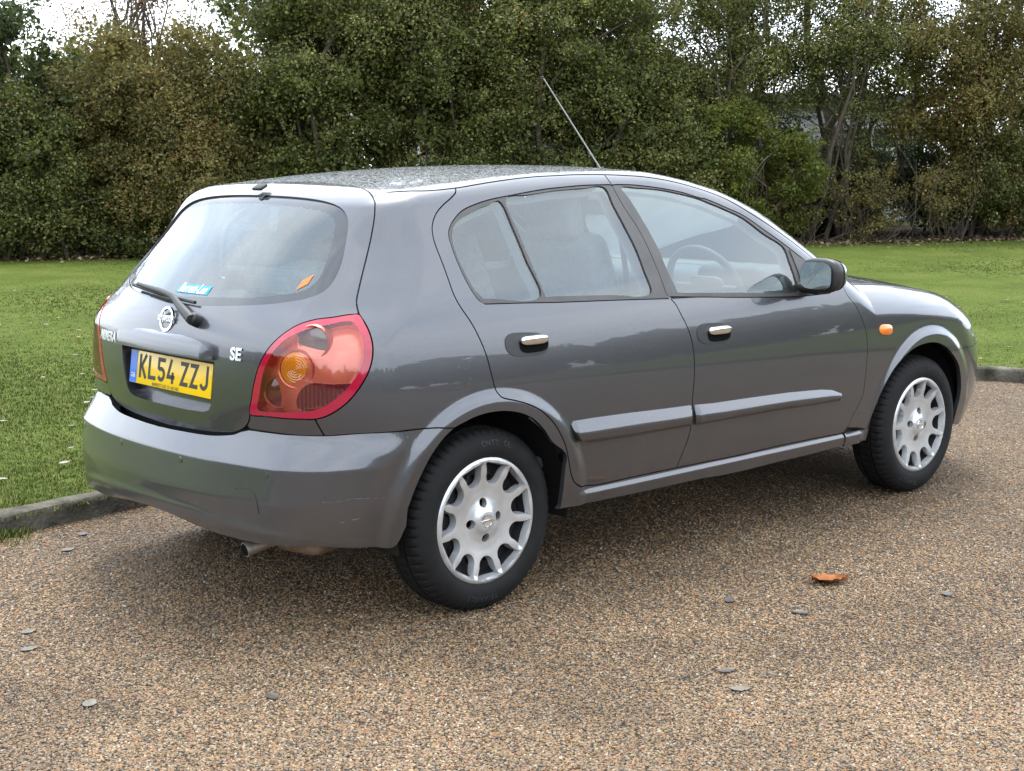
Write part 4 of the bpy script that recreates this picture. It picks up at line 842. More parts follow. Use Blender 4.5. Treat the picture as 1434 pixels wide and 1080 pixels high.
def make_trim():
    """silver wheel cover: 11 pointed spokes between U-shaped openings, four bolt pockets, centre cap"""
    NS = 11; loops = [np.array([(.207 * math.cos(t), .207 * math.sin(t)) for t in np.linspace(0, 2 * np.pi, 132, endpoint=False)])]
    for k in range(NS):
        c = math.pi / 2 + (k + .5) * 2 * math.pi / NS; pts = []
        half = math.pi / NS
        fl = [(.1875, .0495), (.1810, .0448), (.1735, .0404), (.1650, .0364), (.1565, .0333), (.1510, .0316)]
        U = fl + [(.151 - .0316 * math.sin(b_), .0316 * math.cos(b_)) for b_ in np.linspace(.18, math.pi - .18, 15)] + [(r_, -w_) for r_, w_ in fl[::-1]] + [(.1890, w_) for w_ in np.linspace(-.044, .044, 9)]
        P_ = np.array([(r_ * math.cos(c) - w_ * math.sin(c), r_ * math.sin(c) + w_ * math.cos(c)) for r_, w_ in U]); loops.append(P_); continue
        for t in np.linspace(-1, 1, 31):             # U: wide at the rim, round at the bottom
            a = t * half * (.93 - .20 * (1 - abs(t) ** 3)); w_ = (1 - abs(t) ** 3.2) ** .8; r = .1865 - w_ * .064; pts.append((r, a * (1 - .0 * w_)))
        for t in np.linspace(.88, -.88, 11): pts.append((.1875 + .0005, t * half * .93))
        P_ = np.array([(r * math.cos(c + a), r * math.sin(c + a)) for r, a in pts]); loops.append(P_)
    for k in range(4):
        c = math.pi / 2 * k + math.radians(3); q_ = []
        for t in np.linspace(0, 2 * np.pi, 20, endpoint=False): q_.append((.059 * math.cos(c) + .0155 * math.cos(t), .059 * math.sin(c) + .0155 * math.sin(t)))
        loops.append(np.array(q_))
    V2, T, bl = cdt_region([loops[0]] + loops[1:], .0065)
    r = np.hypot(V2[:, 0], V2[:, 1]); a = np.arctan2(V2[:, 1], V2[:, 0])
    base = np.interp(r, [0, .030, .036, .050, .075, .100, .130, .160, .186, .190, .200, .207], [.001, .001, .004, .013, .020, .019, .014, .009, .007, .001, .000, .006])
    ph = (a - math.pi / 2) * NS / (2 * math.pi); ph = ph - np.round(ph)               # 0 on a spoke, +-.5 between
    scoop = np.clip((r - .115) / .06, 0, 1) * np.clip((.189 - r) / .004, 0, 1) * np.clip(np.abs(ph) * 2, 0, 1) ** 1.5 * .012
    lat = base + scoop
    V = np.stack([V2[:, 0], lat, V2[:, 1]], -1); Fl = [tuple(t) for t in T]; VV = [V]; b0 = len(V)
    for n_, l in enumerate(bl):
        l = np.array(l); q_ = V[l].copy(); dep = .024 if 0 < n_ <= NS else (.022 if n_ else .012)
        q2 = q_.copy(); q2[:, 1] += dep
        if 0 < n_ <= NS: ctr = q_.mean(0); q2[:, [0, 2]] = q2[:, [0, 2]] + (ctr[[0, 2]] - q2[:, [0, 2]]) * .16
        n = len(l); VV += [q_, q2]
        Fl += [(b0 + i, b0 + n + i, b0 + n + (i + 1) % n, b0 + (i + 1) % n) for i in range(n)]; b0 += 2 * n
    me = npmesh('wheel_trim', np.vstack(VV), Fl); me.set_sharp_from_angle(angle=math.radians(38)); me.materials.append(SILVER); return me
def orient_out(me):
    bm = bmesh.new(); bm.from_mesh(me); bmesh.ops.recalc_face_normals(bm, faces=bm.faces); bm.to_mesh(me); bm.free(); return me
ME_TYRE, ME_TRIM = orient_out(make_tyre()), make_trim()
ME_TXT = [side_text('TRIANGLE', .255, .026, math.radians(-98)), side_text('CNTT  GL', .255, .026, math.radians(80))]
def wheel(x, side, rot):
    w = lathe('wheel', [(.196, .0), (.190, .004), (.186, .03), (.182, .05), (.150, .052), (.120, .040), (.085, .040), (.070, .048), (.0001, .05)], STEEL, car, 48, (0, 1, 0), (0, 0, 0))
    # ventilation holes of the steel wheel read as dark rings behind the trim
    for k in range(12):
        a = 2 * math.pi * (k + .3) / 12
        lathe('vent_ring', [(.017, -.004), (.020, -.007), (.014, -.008), (.011, .002), (.0001, .003)], BLACK if k % 2 else STEEL, w, 16, (0, 1, 0), (.135 * math.cos(a), .046, .135 * math.sin(a)))
    t = obj('tyre', ME_TYRE, None, w); t.location = (0, -.016, 0)
    for me in ME_TXT: q_ = obj('sidewall_lettering', me, None, w); q_.location = (0, -.0165, 0); q_['kind'] = 'stuff'
    tr_ = obj('wheel_trim', ME_TRIM, None, w); tr_.location = (0, -.012, 0)
    lathe('centre_emblem', [(.0185, .0), (.0195, .0022), (.0225, .0022), (.0235, .0)], CHROME, w, 28, (0, -1, 0), (0, -.0115, 0))
    rbox('emblem_bar', (.050, .003, .009), (0, -.0125, 0), CHROME, w, .001, 1)
    w.location = (x, -.792 * side, .302); w.rotation_euler = (0, rot, 0 if side > 0 else math.pi)
    return w
wheel(0, 1, math.radians(-2)); wheel(WB, 1, math.radians(11)); wheel(0, -1, .4); wheel(WB, -1, .9)

# ---------------------------------------------------------------- mirrors, aerial, wiper, badges, plate
def make_mirror():
    root = None
    bm = bmesh.new(); bmesh.ops.create_uvsphere(bm, u_segments=32, v_segments=20, radius=1)
    for v in bm.verts:
        s = Vector([math.copysign(abs(k_) ** .68, k_) for k_ in v.co]); x = s.x
        if x < 0: x *= .35                      # flat towards the driver, rounded ahead
        taper = 1 - .22 * max(0, s.x)
        v.co = Vector((x * .085, s.y * .098 * taper, s.z * .066 * taper))
    bmesh.ops.transform(bm, matrix=Matrix.Translation((1.605, -.925, 1.013)) @ Matrix.Rotation(math.radians(-8), 4, 'Z'), verts=bm.verts)
    h = bm_obj('door_mirror', bm, vary(mat('mirror_housing', (.028, .028, .030), .38), 12, .2), car)
    kids = []
    L2 = []
    for t in np.linspace(0, 2 * np.pi, 48, endpoint=False):
        c, s = math.cos(t), math.sin(t); L2.append((.080 * math.copysign(abs(c) ** .55, c), .052 * math.copysign(abs(s) ** .55, s)))
    V = [(-.034, a, b) for a, b in L2] + [(-.0375, 0, 0)]; Fc = [(i, (i + 1) % 48, 48) for i in range(48)]
    V2 = [(-.0335, a * 1.07, b * 1.1) for a, b in L2] + [(-.020, a * 1.12, b * 1.14) for a, b in L2]
    M = Matrix.Translation((1.605, -.925, 1.013)) @ Matrix.Rotation(math.radians(-8), 4, 'Z')
    g = obj('mirror_glass', npmesh('mirror_glass', [tuple(M @ Vector(v)) for v in V], [f[::-1] for f in Fc], smooth=False), mat('mirror_silver', (.62, .68, .68), .01, 1.), h); kids.append(g)
    kids.append(rbox('mirror_foot', (.10, .14, .035), (1.66, -.83, .958), BLACK, h, .014, 3, rot=(.12, 0, .1)))
    # painted cap on the front of the housing
    bm = bmesh.new(); bmesh.ops.create_uvsphere(bm, u_segments=32, v_segments=20, radius=1)
    for v in bm.verts:
        s = Vector([math.copysign(abs(k_) ** .68, k_) for k_ in v.co]); taper = 1 - .22 * max(0, s.x)
        v.co = Vector((s.x * .088, s.y * .1005 * taper, s.z * .068 * taper))
    bmesh.ops.delete(bm, geom=[v for v in bm.verts if v.co.x < .022], context='VERTS')
    bmesh.ops.transform(bm, matrix=M, verts=bm.verts); kids.append(bm_obj('mirror_cap', bm, PAINT, h))
    tri = panel('mirror_sail', [np.array([(1.625, -.752, 1.10), (1.715, -.778, 1.045), (1.79, -.803, .975), (1.80, -.815, .945), (1.64, -.815, .945), (1.635, -.79, 1.02)])], 'fan', TRIM, h, off=.003, sp=.02, gap=0); kids.append(tri)
    h2 = mirrored(h, car)
    for k in kids: mirrored(k, h2)
make_mirror()
a0 = lift([(1.36, 0)], 'top')[0]
ant = lathe('aerial', [(.022, -.004), (.020, .006), (.012, .014), (.006, .022), (.0001, .023)], BLACK, car, 20, (-.25, 0, 1), a0)
tp_ = np.array(a0) + np.array([-.345, 0, .375])
tube('aerial_rod', [a0, a0 + (tp_ - a0) * .5, tp_], [.0030, .0026, .0022], mat('aerial_steel', (.6, .6, .58), .3, 1.), ant, 8)
tube('aerial_tip', [tp_ - (tp_ - a0) * .012, tp_], [.004, .004], BLACK, ant, 8)
arm = smooth_curve([(-.690, -.180, .958), (-.684, -.135, .976), (-.672, -.075, .996), (-.660, -.02, 1.016), (-.648, .06, 1.026), (-.634, .16, 1.031), (-.614, .29, 1.037)], .02)[0]
wip = tube('rear_wiper', arm, np.interp(np.linspace(0, 1, len(arm)), [0, .15, .3, .6, 1], [.017, .015, .011, .010, .007]), BLACK, tailgate, 10)
wip.data.materials.clear(); wip.data.materials.append(vary(mat('wiper_plastic', (.035, .036, .038), .5), 15, .2))
bl_ = smooth_curve([(-.592, .365, 1.029), (-.625, .172, 1.019), (-.640, .007, 1.011), (-.641, -.125, 1.004)], .02)[0]
tube('wiper_blade', bl_, .006, BLACK, wip, 6)
lathe('wiper_pivot', [(.022, -.02), (.022, .012), (.016, .02), (.0001, .022)], BLACK, wip, 20, (-.9, 0, .45), (-.672, -.172, .955))
rbox('washer_jet', (.035, .055, .012), (-.285, .03, 1.362), BLACK, tailgate, .005, 2, rot=(0, -.5, 0))
rbox('washer_clip', (.020, .016, .006), (-.303, -.012, 1.327), BLACK, tailgate, .002, 2, rot=(0, -.8, 0))

def place_flat(me, name, material, parent, y, z, n_off=.002, width=None, scale=(1, 1), flip=1):
    """lay a flat mesh (x right, y up as seen from behind) on the tail surface"""
    V = np.empty(len(me.vertices) * 3, np.float32); me.vertices.foreach_get('co', V); V = V.reshape(-1, 3).astype(float)
    if width: s = width / np.ptp(V[:, 0]); V[:, :2] *= s
    V[:, 0] *= scale[0]; V[:, 1] *= scale[1]
    yy = y - V[:, 0]; zz_ = z + V[:, 1]
    x = Rr(np.abs(yy), zz_); P = lift(np.stack([yy, x + zz_], -1), 'diag'); P = P + grad(P, False) * (n_off + V[:, 2])[:, None]
    me.vertices.foreach_set('co', P.astype(np.float32).ravel()); me.update(); return obj(name, me, material, parent)
place_flat(text_mesh('badge_lettering', 'SE', .04, .0015, bold=.0012), 'badge_lettering', BADGE, tailgate, -.401, .864, .004, .050)
place_flat(text_mesh('badge_lettering', 'ALMERA', .04, .0015, bold=.0012), 'badge_lettering', BADGE, tailgate, .415, .851, .004, .150, (1, 1.15))
em = lathe('emblem', [(.031, .0), (.033, .006), (.041, .006), (.043, .0)], CHROME, tailgate, 40, (-.97, 0, .2), (-.672, -.003, .944))
bar = rbox('emblem_bar', (.008, .092, .020), (-.678, -.003, .946), CHROME, em, .002, 1, rot=(0, .2, 0))
nm_ = text_mesh('emblem_lettering', 'NISSAN', .02); V = np.empty(len(nm_.vertices) * 3, np.float32); nm_.vertices.foreach_get('co', V); V = V.reshape(-1, 3).astype(float); V[:, :2] *= .074 / np.ptp(V[:, 0])
nm_.vertices.foreach_set('co', np.stack([-.0829 + .6 * 0 + V[:, 1] * .2 - .6, -V[:, 0] - .003, V[:, 1] + .946], -1).astype(np.float32).ravel()); nm_.update()
obj('emblem_lettering', nm_, PLATE_K, tailgate)
# number plate: 520 x 111 mm, leaning slightly forward
plate = rbox('number_plate', (.004, .520, .111), (0, 0, 0), PLATE_Y, car, .0018, 2)
plate.location = (-.6695, 0, .766); plate.rotation_euler = (0, math.radians(7.6), 0)
tag(plate, 'yellow rear number plate with blue band on the left')
def plate_piece(name, polys, material):
    V = []; Fc = []
    for P_ in polys:
        b = len(V); V += [(-.0026, -x, z) for x, z in P_]; Fc.append(tuple(range(b, b + len(P_))))
    bm = bmesh.new(); vs = [bm.verts.new(v) for v in V]
    for f in Fc: bm.faces.new([vs[i] for i in f])
    r = bmesh.ops.extrude_face_region(bm, geom=list(bm.faces)); bmesh.ops.translate(bm, vec=(.0007, 0, 0), verts=[v for v in r['geom'] if isinstance(v, bmesh.types.BMVert)])
    bmesh.ops.recalc_face_normals(bm, faces=bm.faces); return bm_obj(name, bm, material, plate, False)
def stroke(pts, w):
    pts = [p for k, p in enumerate(pts) if k == 0 or math.dist(p, pts[k - 1]) > 1e-4]; P_ = np.array(pts, float); polys = []
    n = []
    for i in range(len(P_)):
        if i == 0: t = P_[1] - P_[0]; nn = np.array([-t[1], t[0]]) / np.linalg.norm(t); k = 1
        elif i == len(P_) - 1: t = P_[-1] - P_[-2]; nn = np.array([-t[1], t[0]]) / np.linalg.norm(t); k = 1
        else:
            t1 = P_[i] - P_[i - 1]; t2 = P_[i + 1] - P_[i]; n1 = np.array([-t1[1], t1[0]]) / np.linalg.norm(t1); n2 = np.array([-t2[1], t2[0]]) / np.linalg.norm(t2)
            nn = n1 + n2; nn /= np.linalg.norm(nn); k = 1 / max(.45, float(nn @ n1))
        n.append(nn * k * w / 2)
    for i in range(len(P_) - 1): polys.append([P_[i] + n[i], P_[i] - n[i], P_[i + 1] - n[i + 1], P_[i + 1] + n[i + 1]])
    return polys
def arc(cx, cy, rx, ry, a0_, a1_, n=9): return [(cx + rx * math.cos(math.radians(a)), cy + ry * math.sin(math.radians(a))) for a in np.linspace(a0_, a1_, n)]
cw, ch, sw = .050, .079, .0135; i_ = sw / 2
GLY = {'K': [[(i_, 0), (i_, ch)], [(cw - i_ * .9, ch), (i_ + .004, ch * .42)], [(i_ + .010, ch * .52), (cw - i_ * .8, 0)]],
       'L': [[(i_, ch), (i_, i_), (cw, i_)]],
       '5': [[(cw - .002, ch - i_), (i_, ch - i_), (i_, ch * .50)] , [(i_, ch * .53)] + arc(cw * .47, ch * .31, cw * .47 - i_ + .002, ch * .31 - i_, 110, -150, 14)],
       '4': [[(cw, ch * .27), (i_, ch * .27), (cw * .52, ch)], [(cw * .74, 0), (cw * .74, ch * .48)]],
       'Z': [[(0, ch - i_), (cw - i_ * 1.2, ch - i_), (i_ * 1.2, i_), (cw, i_)]],
       'J': [[(cw - i_, ch), (cw - i_, ch * .30)] + arc(cw * .5, ch * .30, cw * .5 - i_, ch * .30 - i_, 0, -165, 12)]}
x = -.198
for chh in 'KL54 ZZJ':
    if chh == ' ': x += .024; continue
    polys = []
    for s in GLY[chh]: polys += stroke([(x + a, -.034 + b) for a, b in s], sw)
    plate_piece('character', polys, PLATE_K); x += .0605
plate_piece('country_band', [[(-.2585, -.054), (-.2585, .054), (-.213, .054), (-.213, -.054)]], PLATE_B)
def plate_text(s, size, cx, cz, material, width):
    me = text_mesh('plate_lettering', s, size); V = np.empty(len(me.vertices) * 3, np.float32); me.vertices.foreach_get('co', V); V = V.reshape(-1, 3); V[:, :2] *= width / np.ptp(V[:, 0])
    Q = np.stack([np.full(len(V), -.0031), -(V[:, 0] + cx), V[:, 1] + cz], -1); me.vertices.foreach_set('co', Q.astype(np.float32).ravel()); me.update(); return obj('plate_lettering', me, material, plate)
plate_text('GB', .02, -.236, -.030, PLATE_W, .026)
plate_text('BARRETT-LEE  01 462 482', .012, -.02, -.0475, PLATE_K, .17)
# sticker in the rear window, paper label, brake light
st = bpy.data.meshes.new('dealer_sticker')
gx, gz = np.meshgrid(np.linspace(-.092, .092, 14), np.linspace(-.013, .013, 4)); Vs = np.stack([gx.ravel(), gz.ravel(), gx.ravel() * 0], -1)
st = npmesh('dealer_sticker', Vs, [(i * 14 + j, i * 14 + j + 1, (i + 1) * 14 + j + 1, (i + 1) * 14 + j) for i in range(3) for j in range(13)])
stk = place_flat(st, 'dealer_sticker', STICKER_B, tailgate, -.035, 1.041, -.0045)
place_flat(text_mesh('sticker_lettering', 'Barrett-Lee', .03, 0, .25, bold=.0004), 'sticker_lettering', WHITE, stk, -.035, 1.041, -.0025, .160, (1, 1.1))
gx, gz = np.meshgrid(np.linspace(-.013, .013, 4), np.linspace(-.010, .010, 3))
od = npmesh('orange_disc', np.stack([gx.ravel(), gz.ravel() * 1.4 + gx.ravel() * .7, gx.ravel() * 0], -1), [(i * 4 + j, i * 4 + j + 1, (i + 1) * 4 + j + 1, (i + 1) * 4 + j) for i in range(2) for j in range(3)])
place_flat(od, 'orange_sticker', mat('orange_paper', (.75, .17, .03), .6), tailgate, -.505, 1.085, -.004)
HEAT = mat('heater_wire', (.10, .07, .05), .5)
for zz_ in np.linspace(1.06, 1.27, 11):
    yy = np.linspace(-.46 + .35 * max(0, zz_ - 1.2) , .46 - .35 * max(0, zz_ - 1.2), 30); P = lift(np.stack([yy, Rr(np.abs(yy), zz_) + zz_], -1), 'diag'); P -= grad(P, False) * .0075
    tube('heater_line', P, .0007, HEAT, tailgate, 3)

# ---------------------------------------------------------------- interior
hl2 = panel('headlining', [mir_loop(join([(-.2, 0, 0), (-.2, -.42, 0), (.1, -.53, 0), (.7, -.54, 0), (1.2, -.55, 0), (1.35, -.45, 0), (1.45, 0, 0)]))], 'top', INTLIGHT, car, off=-.035, sp=.06, flange=0, gap=0)
for doors, x0, x1 in ((rear_doors, .12, .80), (front_doors, .96, 1.78)):
    u = np.linspace(x0, x1, 12); zz_ = np.array([.45, .6, .75, .86, .93, .955]) if x0 > .5 else np.array([.72, .76, .80, .86, .93, .955]); uu, vv = np.meshgrid(u, zz_); P = lift(np.stack([uu.ravel(), vv.ravel()], -1), 'fan')
    P[:, 1] += np.interp(P[:, 2], [.45, .75, .86, .955], [.09, .09, .075, .05])
    t = obj('door_lining', npmesh('door_lining', P, [(i * 12 + j, i * 12 + j + 1, (i + 1) * 12 + j + 1, (i + 1) * 12 + j) for i in range(5) for j in range(11)]), INTGREY, doors[0]); mirrored(t, doors[1])
rbox('cabin_floor', (2.2, 1.4, .04), (.95, 0, .43), INTDARK, car, .01)
for s in (-1, 1):
    y = .36 * s
    st_ = rbox('front_seat', (.50, .48, .16), (1.15, y, .60), FABRIC, car, .06, 4, rot=(0, -.12, 0))
    rbox('backrest', (.13, .47, .60), (.86, y, .90), FABRIC, st_, .055, 4, rot=(0, -.32, 0), taper=(.9, .82))
    rbox('head_restraint', (.09, .26, .17), (.725, y, 1.245), FABRIC, st_, .04, 4, rot=(0, -.2, 0))
    tube('headrest_post', [(.765, y - .05, 1.10), (.735, y - .05, 1.2)], .006, CHROME, st_, 6); tube('headrest_post', [(.765, y + .05, 1.10), (.735, y + .05, 1.2)], .006, CHROME, st_, 6)
rs = rbox('rear_seat', (.46, 1.04, .17), (.40, 0, .62), FABRIC, car, .06, 4)
rbox('rear_backrest', (.14, 1.02, .52), (.06, 0, .84), FABRIC, rs, .05, 4, rot=(0, -.35, 0))
for y in (-.36, .36): rbox('rear_head_restraint', (.08, .24, .13), (-.06, y, 1.13), FABRIC, rs, .035, 4, rot=(0, -.25, 0))
rbox('parcel_shelf', (.42, 1.06, .03), (-.27, 0, .955), INTDARK, car, .01)
rbox('dashboard', (.42, 1.36, .24), (1.98, 0, .86), INTDARK, car, .09, 5, taper=(.8, .97))
rbox('instrument_cowl', (.20, .36, .10), (1.83, -.36, .965), INTDARK, car, .045, 4)
# steering wheel
n1, n2 = 48, 10; V = []; 
for i in range(n1):
    a = 2 * math.pi * i / n1
    for j in range(n2):
        b = 2 * math.pi * j / n2; r = .185 + .0155 * math.cos(b); V.append((.0155 * math.sin(b), r * math.cos(a), r * math.sin(a)))
Fc = [(i * n2 + j, ((i + 1) % n1) * n2 + j, ((i + 1) % n1) * n2 + (j + 1) % n2, i * n2 + (j + 1) % n2) for i in range(n1) for j in range(n2)]
sw_ = obj('steering_wheel', npmesh('steering_wheel', V, Fc), INTDARK, car); sw_.location = (1.60, -.36, .925); sw_.rotation_euler = (0, math.radians(-24), 0)
rbox('wheel_hub', (.05, .17, .12), (.015, 0, -.01), INTDARK, sw_, .03, 3); rbox('spoke', (.02, .34, .035), (.01, 0, 0), INTDARK, sw_, .01, 2)
rbox('rear_view_mirror', (.03, .22, .06), (1.36, 0, 1.255), INTDARK, car, .02, 3)
for s in (-1, 1):     # belts on the centre pillars
    tube('seat_belt', [(.80, .62 * s, 1.25), (.86, .60 * s, 1.05), (.93, .56 * s, .85), (1.0, .50 * s, .62)], [.011, .011, .011, .011], INTDARK, car, 5)
panel('rear_side_lining', [join([(-.02, -.79, .96), (-.09, -.76, 1.02), (-.15, -.66, 1.24), (-.05, -.62, 1.33), (-.22, -.53, 1.33), (-.36, -.62, 1.13), (-.40, -.70, .96)])], 'fan', INTLIGHT, car, off=-.03, sp=.05, flange=0, gap=0)

# ---------------------------------------------------------------- hedgerow behind the lawn
HA = np.array([5.54, 15.46]); HT = np.array([.8928, -.4505]); HN = np.array([.4505, .8928])       # foot line of the hedge and the way back from it
def hp(s, back=0.): return HA + HT * s + HN * back
def leaf_material(name, stops, trans=.5):
    M = mat(name, (.1, .1, .03), .5); nt, nd, lk, b = nodes_of(M)
    at = N(nt, 'ShaderNodeAttribute', attribute_name='tone'); r = ramp(nt, stops); lk.new(at.outputs['Fac'], r.inputs[0])
    lk.new(r.outputs[0], b.inputs['Base Color']); b.inputs['Roughness'].default_value = .48
    tl = N(nt, 'ShaderNodeBsdfTranslucent'); lk.new(r.outputs[0], tl.inputs[0]); mx = N(nt, 'ShaderNodeMixShader'); mx.inputs[0].default_value = trans
    out = [n_ for n_ in nd if n_.type == 'OUTPUT_MATERIAL'][0]; lk.new(b.outputs[0], mx.inputs[1]); lk.new(tl.outputs[0], mx.inputs[2]); lk.new(mx.outputs[0], out.inputs[0]); return M
L_GREEN = leaf_material('hawthorn_leaf', [(0, (.037, 0.053, 0.014)), (.30, (.088, 0.106, 0.026)), (.55, (.156, 0.169, 0.043)), (.78, (.263, 0.256, 0.078)), (.92, (.375, 0.325, 0.108)), (1, (.300, 0.150, 0.072))])
L_OLIVE = leaf_material('olive_autumn_leaf', [(0, (.057, 0.060, 0.018)), (.35, (.144, 0.132, 0.039)), (.62, (.230, 0.190, 0.057)), (.85, (.345, 0.265, 0.081)), (.95, (.322, 0.149, 0.052)), (1, (.207, 0.057, 0.040))])
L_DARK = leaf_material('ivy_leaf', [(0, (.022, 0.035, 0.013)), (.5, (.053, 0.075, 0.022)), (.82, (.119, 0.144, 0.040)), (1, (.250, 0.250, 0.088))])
L_YELLOW = leaf_material('yellow_green_leaf', [(0, (.060, 0.085, 0.014)), (.5, (.120, 0.145, 0.022)), (.85, (.240, 0.225, 0.035)), (1, (.340, 0.260, 0.050))])
L_RUST = leaf_material('russet_leaf', [(0, (0.081, 0.057, 0.023)), (.5, (0.172, 0.103, 0.040)), (.8, (0.230, 0.092, 0.046)), (1, (0.276, 0.184, 0.069))])
BARK = vary(mat('bark', (.075, .058, .043), .9), 8, .4, bump=.6, bump_scale=60)
def leaf_mesh(name, C, Nrm, size, tone, fold=.0):
    n = len(C); t = RNG.normal(size=(n, 3)); t[:, 2] -= .4; t -= Nrm * (t * Nrm).sum(1)[:, None]; t /= np.linalg.norm(t, axis=1)[:, None] + 1e-9; s = np.cross(Nrm, t)
    L = size * RNG.uniform(.6, 1.25, n); W = L * RNG.uniform(.28, .42, n)
    V = np.stack([C - t * L[:, None] * .5, C + s * W[:, None] + t * L[:, None] * .05 + Nrm * (L * .10)[:, None], C + t * L[:, None] * .5, C - s * W[:, None] + t * L[:, None] * .05 + Nrm * (L * .10)[:, None]], 1).reshape(-1, 3)
    me = npmesh(name, V, np.arange(4 * n).reshape(-1, 4), smooth=False)
    a = me.attributes.new('tone', 'FLOAT', 'FACE'); a.data.foreach_set('value', np.clip(tone, 0, 1).astype(np.float32)); return me
def crown_points(n, rx, ry, z0, z1, clumps, cr, fill=.45):
    """leaf centres in clumps spread through a lumpy volume rx by ry, from z0 to z1"""
    k = RNG.normal(size=(clumps, 3)); k /= np.linalg.norm(k, axis=1)[:, None]; rad = RNG.uniform(0, 1, clumps) ** fill
    c = k * rad[:, None] * np.array([rx, ry, (z1 - z0) / 2]) + np.array([0, 0, (z0 + z1) / 2])
    R_ = cr * RNG.uniform(.55, 1.35, clumps); i = RNG.choice(clumps, n, p=R_ ** 2 / (R_ ** 2).sum())
    d = RNG.normal(size=(n, 3)); d /= np.linalg.norm(d, axis=1)[:, None]; r = R_[i] * RNG.uniform(.25, 1.05, n) ** .6
    P = c[i] + d * r[:, None] * np.array([1.1, 1.1, .8])
    nt_ = max(20, clumps); tw = RNG.normal(size=(nt_, 3)) * np.array([1, 1, .7]) + np.array([0, 0, .35]); tw /= np.linalg.norm(tw, axis=1)[:, None]; tl = cr * RNG.uniform(1.2, 2.6, nt_); tc = RNG.integers(clumps, size=nt_)
    ns = int(n * .20); j = RNG.integers(nt_, size=ns); tt_ = RNG.uniform(.25, 1, ns) ** .8           # leafy shoots that stand out of the mass
    P[:ns] = c[tc[j]] + tw[j] * (tl[j] * tt_)[:, None] + np.stack([0 * tt_, 0 * tt_, -.25 * tl[j] * tt_ ** 2], -1) + RNG.normal(0, .045 * cr / .35, (ns, 3))
    ok = P[:, 2] > .06; P = P[ok]; d = d[ok]; i = i[ok]
    nr = d * .7 + RNG.normal(size=d.shape) * .75 + np.array([0, 0, .55]); nr /= np.linalg.norm(nr, axis=1)[:, None]
    ct = RNG.normal(0, .13, clumps)[i] ; tone = np.clip(RNG.beta(2.2, 2.6, len(P)) + ct, 0, 1)
    return P, nr, tone, c
def limb(p0, p1, r0, r1, bend=.12, n=6, seg_n=5):
    p0, p1 = np.array(p0, float), np.array(p1, float); t = np.linspace(0, 1, seg_n)[:, None]; L = np.linalg.norm(p1 - p0)
    P = p0 + (p1 - p0) * t + np.sin(t * np.pi) * RNG.normal(0, bend * L, 3) * .6; P[1:-1] += RNG.normal(0, .02 * L, (seg_n - 2, 3)); return tube_arrays(P, np.linspace(r0, r1, seg_n), n)
def merge(parts):
    V = []; Fc = []; b = 0
    for v, f in parts: V.append(v); Fc.append(f + b); b += len(v)
    return np.vstack(V), np.vstack(Fc)
def bush(name, label, cat, s, back, width, depth, z0, z1, n, clumps, cr, leafm, size, group, stems=4, trunk_r=.05, fill=.45, dense=True):
    n = int(n * 1.22); size *= .78
    P, nr, tone, cl = crown_points(n, width / 2, depth / 2, z0, z1, clumps, cr, fill)
    # turn the long side along the hedge
    Rz = np.array([[HT[0], HN[0]], [HT[1], HN[1]]]); P[:, :2] = P[:, :2] @ Rz.T; nr[:, :2] = nr[:, :2] @ Rz.T; cl = cl.copy(); cl[:, :2] = cl[:, :2] @ Rz.T
    b = hp(s, back); root = empty(name, (b[0], b[1], .07)); tag(root, label, cat, group)
    if dense:      # shade inside the crown painted in: larger, darker-toned leaves near the clump middles
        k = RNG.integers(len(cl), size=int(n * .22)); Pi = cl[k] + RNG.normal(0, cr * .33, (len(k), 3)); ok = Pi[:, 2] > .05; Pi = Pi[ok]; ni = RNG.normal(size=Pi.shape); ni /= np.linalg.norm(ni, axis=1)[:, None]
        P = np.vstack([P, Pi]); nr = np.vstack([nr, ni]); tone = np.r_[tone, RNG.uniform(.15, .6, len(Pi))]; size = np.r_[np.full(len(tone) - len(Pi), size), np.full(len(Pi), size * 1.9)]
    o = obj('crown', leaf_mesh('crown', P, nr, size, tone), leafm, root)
    parts = []
    for k in range(stems):
        a = RNG.uniform(0, 6.28); f0 = np.array([RNG.normal(0, .12 * width), RNG.normal(0, .08 * depth), -.08]); f0[:2] = Rz @ f0[:2]
        top = cl[RNG.integers(len(cl))].copy(); top[2] = max(top[2], z0 + .5 * (z1 - z0)); parts.append(limb(f0, top, trunk_r * RNG.uniform(.6, 1.1), trunk_r * .3, .1, 7, 7))
        for _ in range(5):
            q = f0 + (top - f0) * RNG.uniform(.25, .85); e = cl[RNG.integers(len(cl))]; parts.append(limb(q, e, trunk_r * .35, .006, .12, 5))
    V, Fc = merge(parts); obj('trunk', npmesh('trunk', V, Fc), BARK, root); return root
G = 'bushes and trees of the hedgerow'
# a long row: s runs along the hedge from the left edge of the picture
bush('ivy_tree', 'very dark ivy-covered tree at the far left end of the hedgerow', 'tree', -.9, 1.0, 3.4, 2.4, .1, 4.6, 46000, 150, .42, L_DARK, .075, G, 3, .12)
bush('hedge_bush', 'mid green bush beside the dark ivy tree, low at far left', 'bush', .35, .25, 1.7, 1.2, .0, 2.5, 24000, 90, .28, L_GREEN, .06, G)
bush('hedge_bush', 'olive and yellow autumn bush rising behind the car tailgate, left part', 'bush', 2.2, .7, 3.0, 2.0, .1, 3.5, 48000, 150, .36, L_OLIVE, .058, G)
bush('hedge_bush', 'low yellowish bush at the lawn edge above the rear window', 'bush', 2.6, .1, 2.3, 1.3, .0, 1.9, 24000, 80, .28, L_OLIVE, .055, G)
bush('thin_tree', 'thin russet-leaved tree with sky showing through, above the tailgate', 'tree', 2.0, 1.6, 2.6, 1.6, 2.4, 5.2, 4200, 60, .30, L_RUST, .06, G, 5, .05, .6, False)
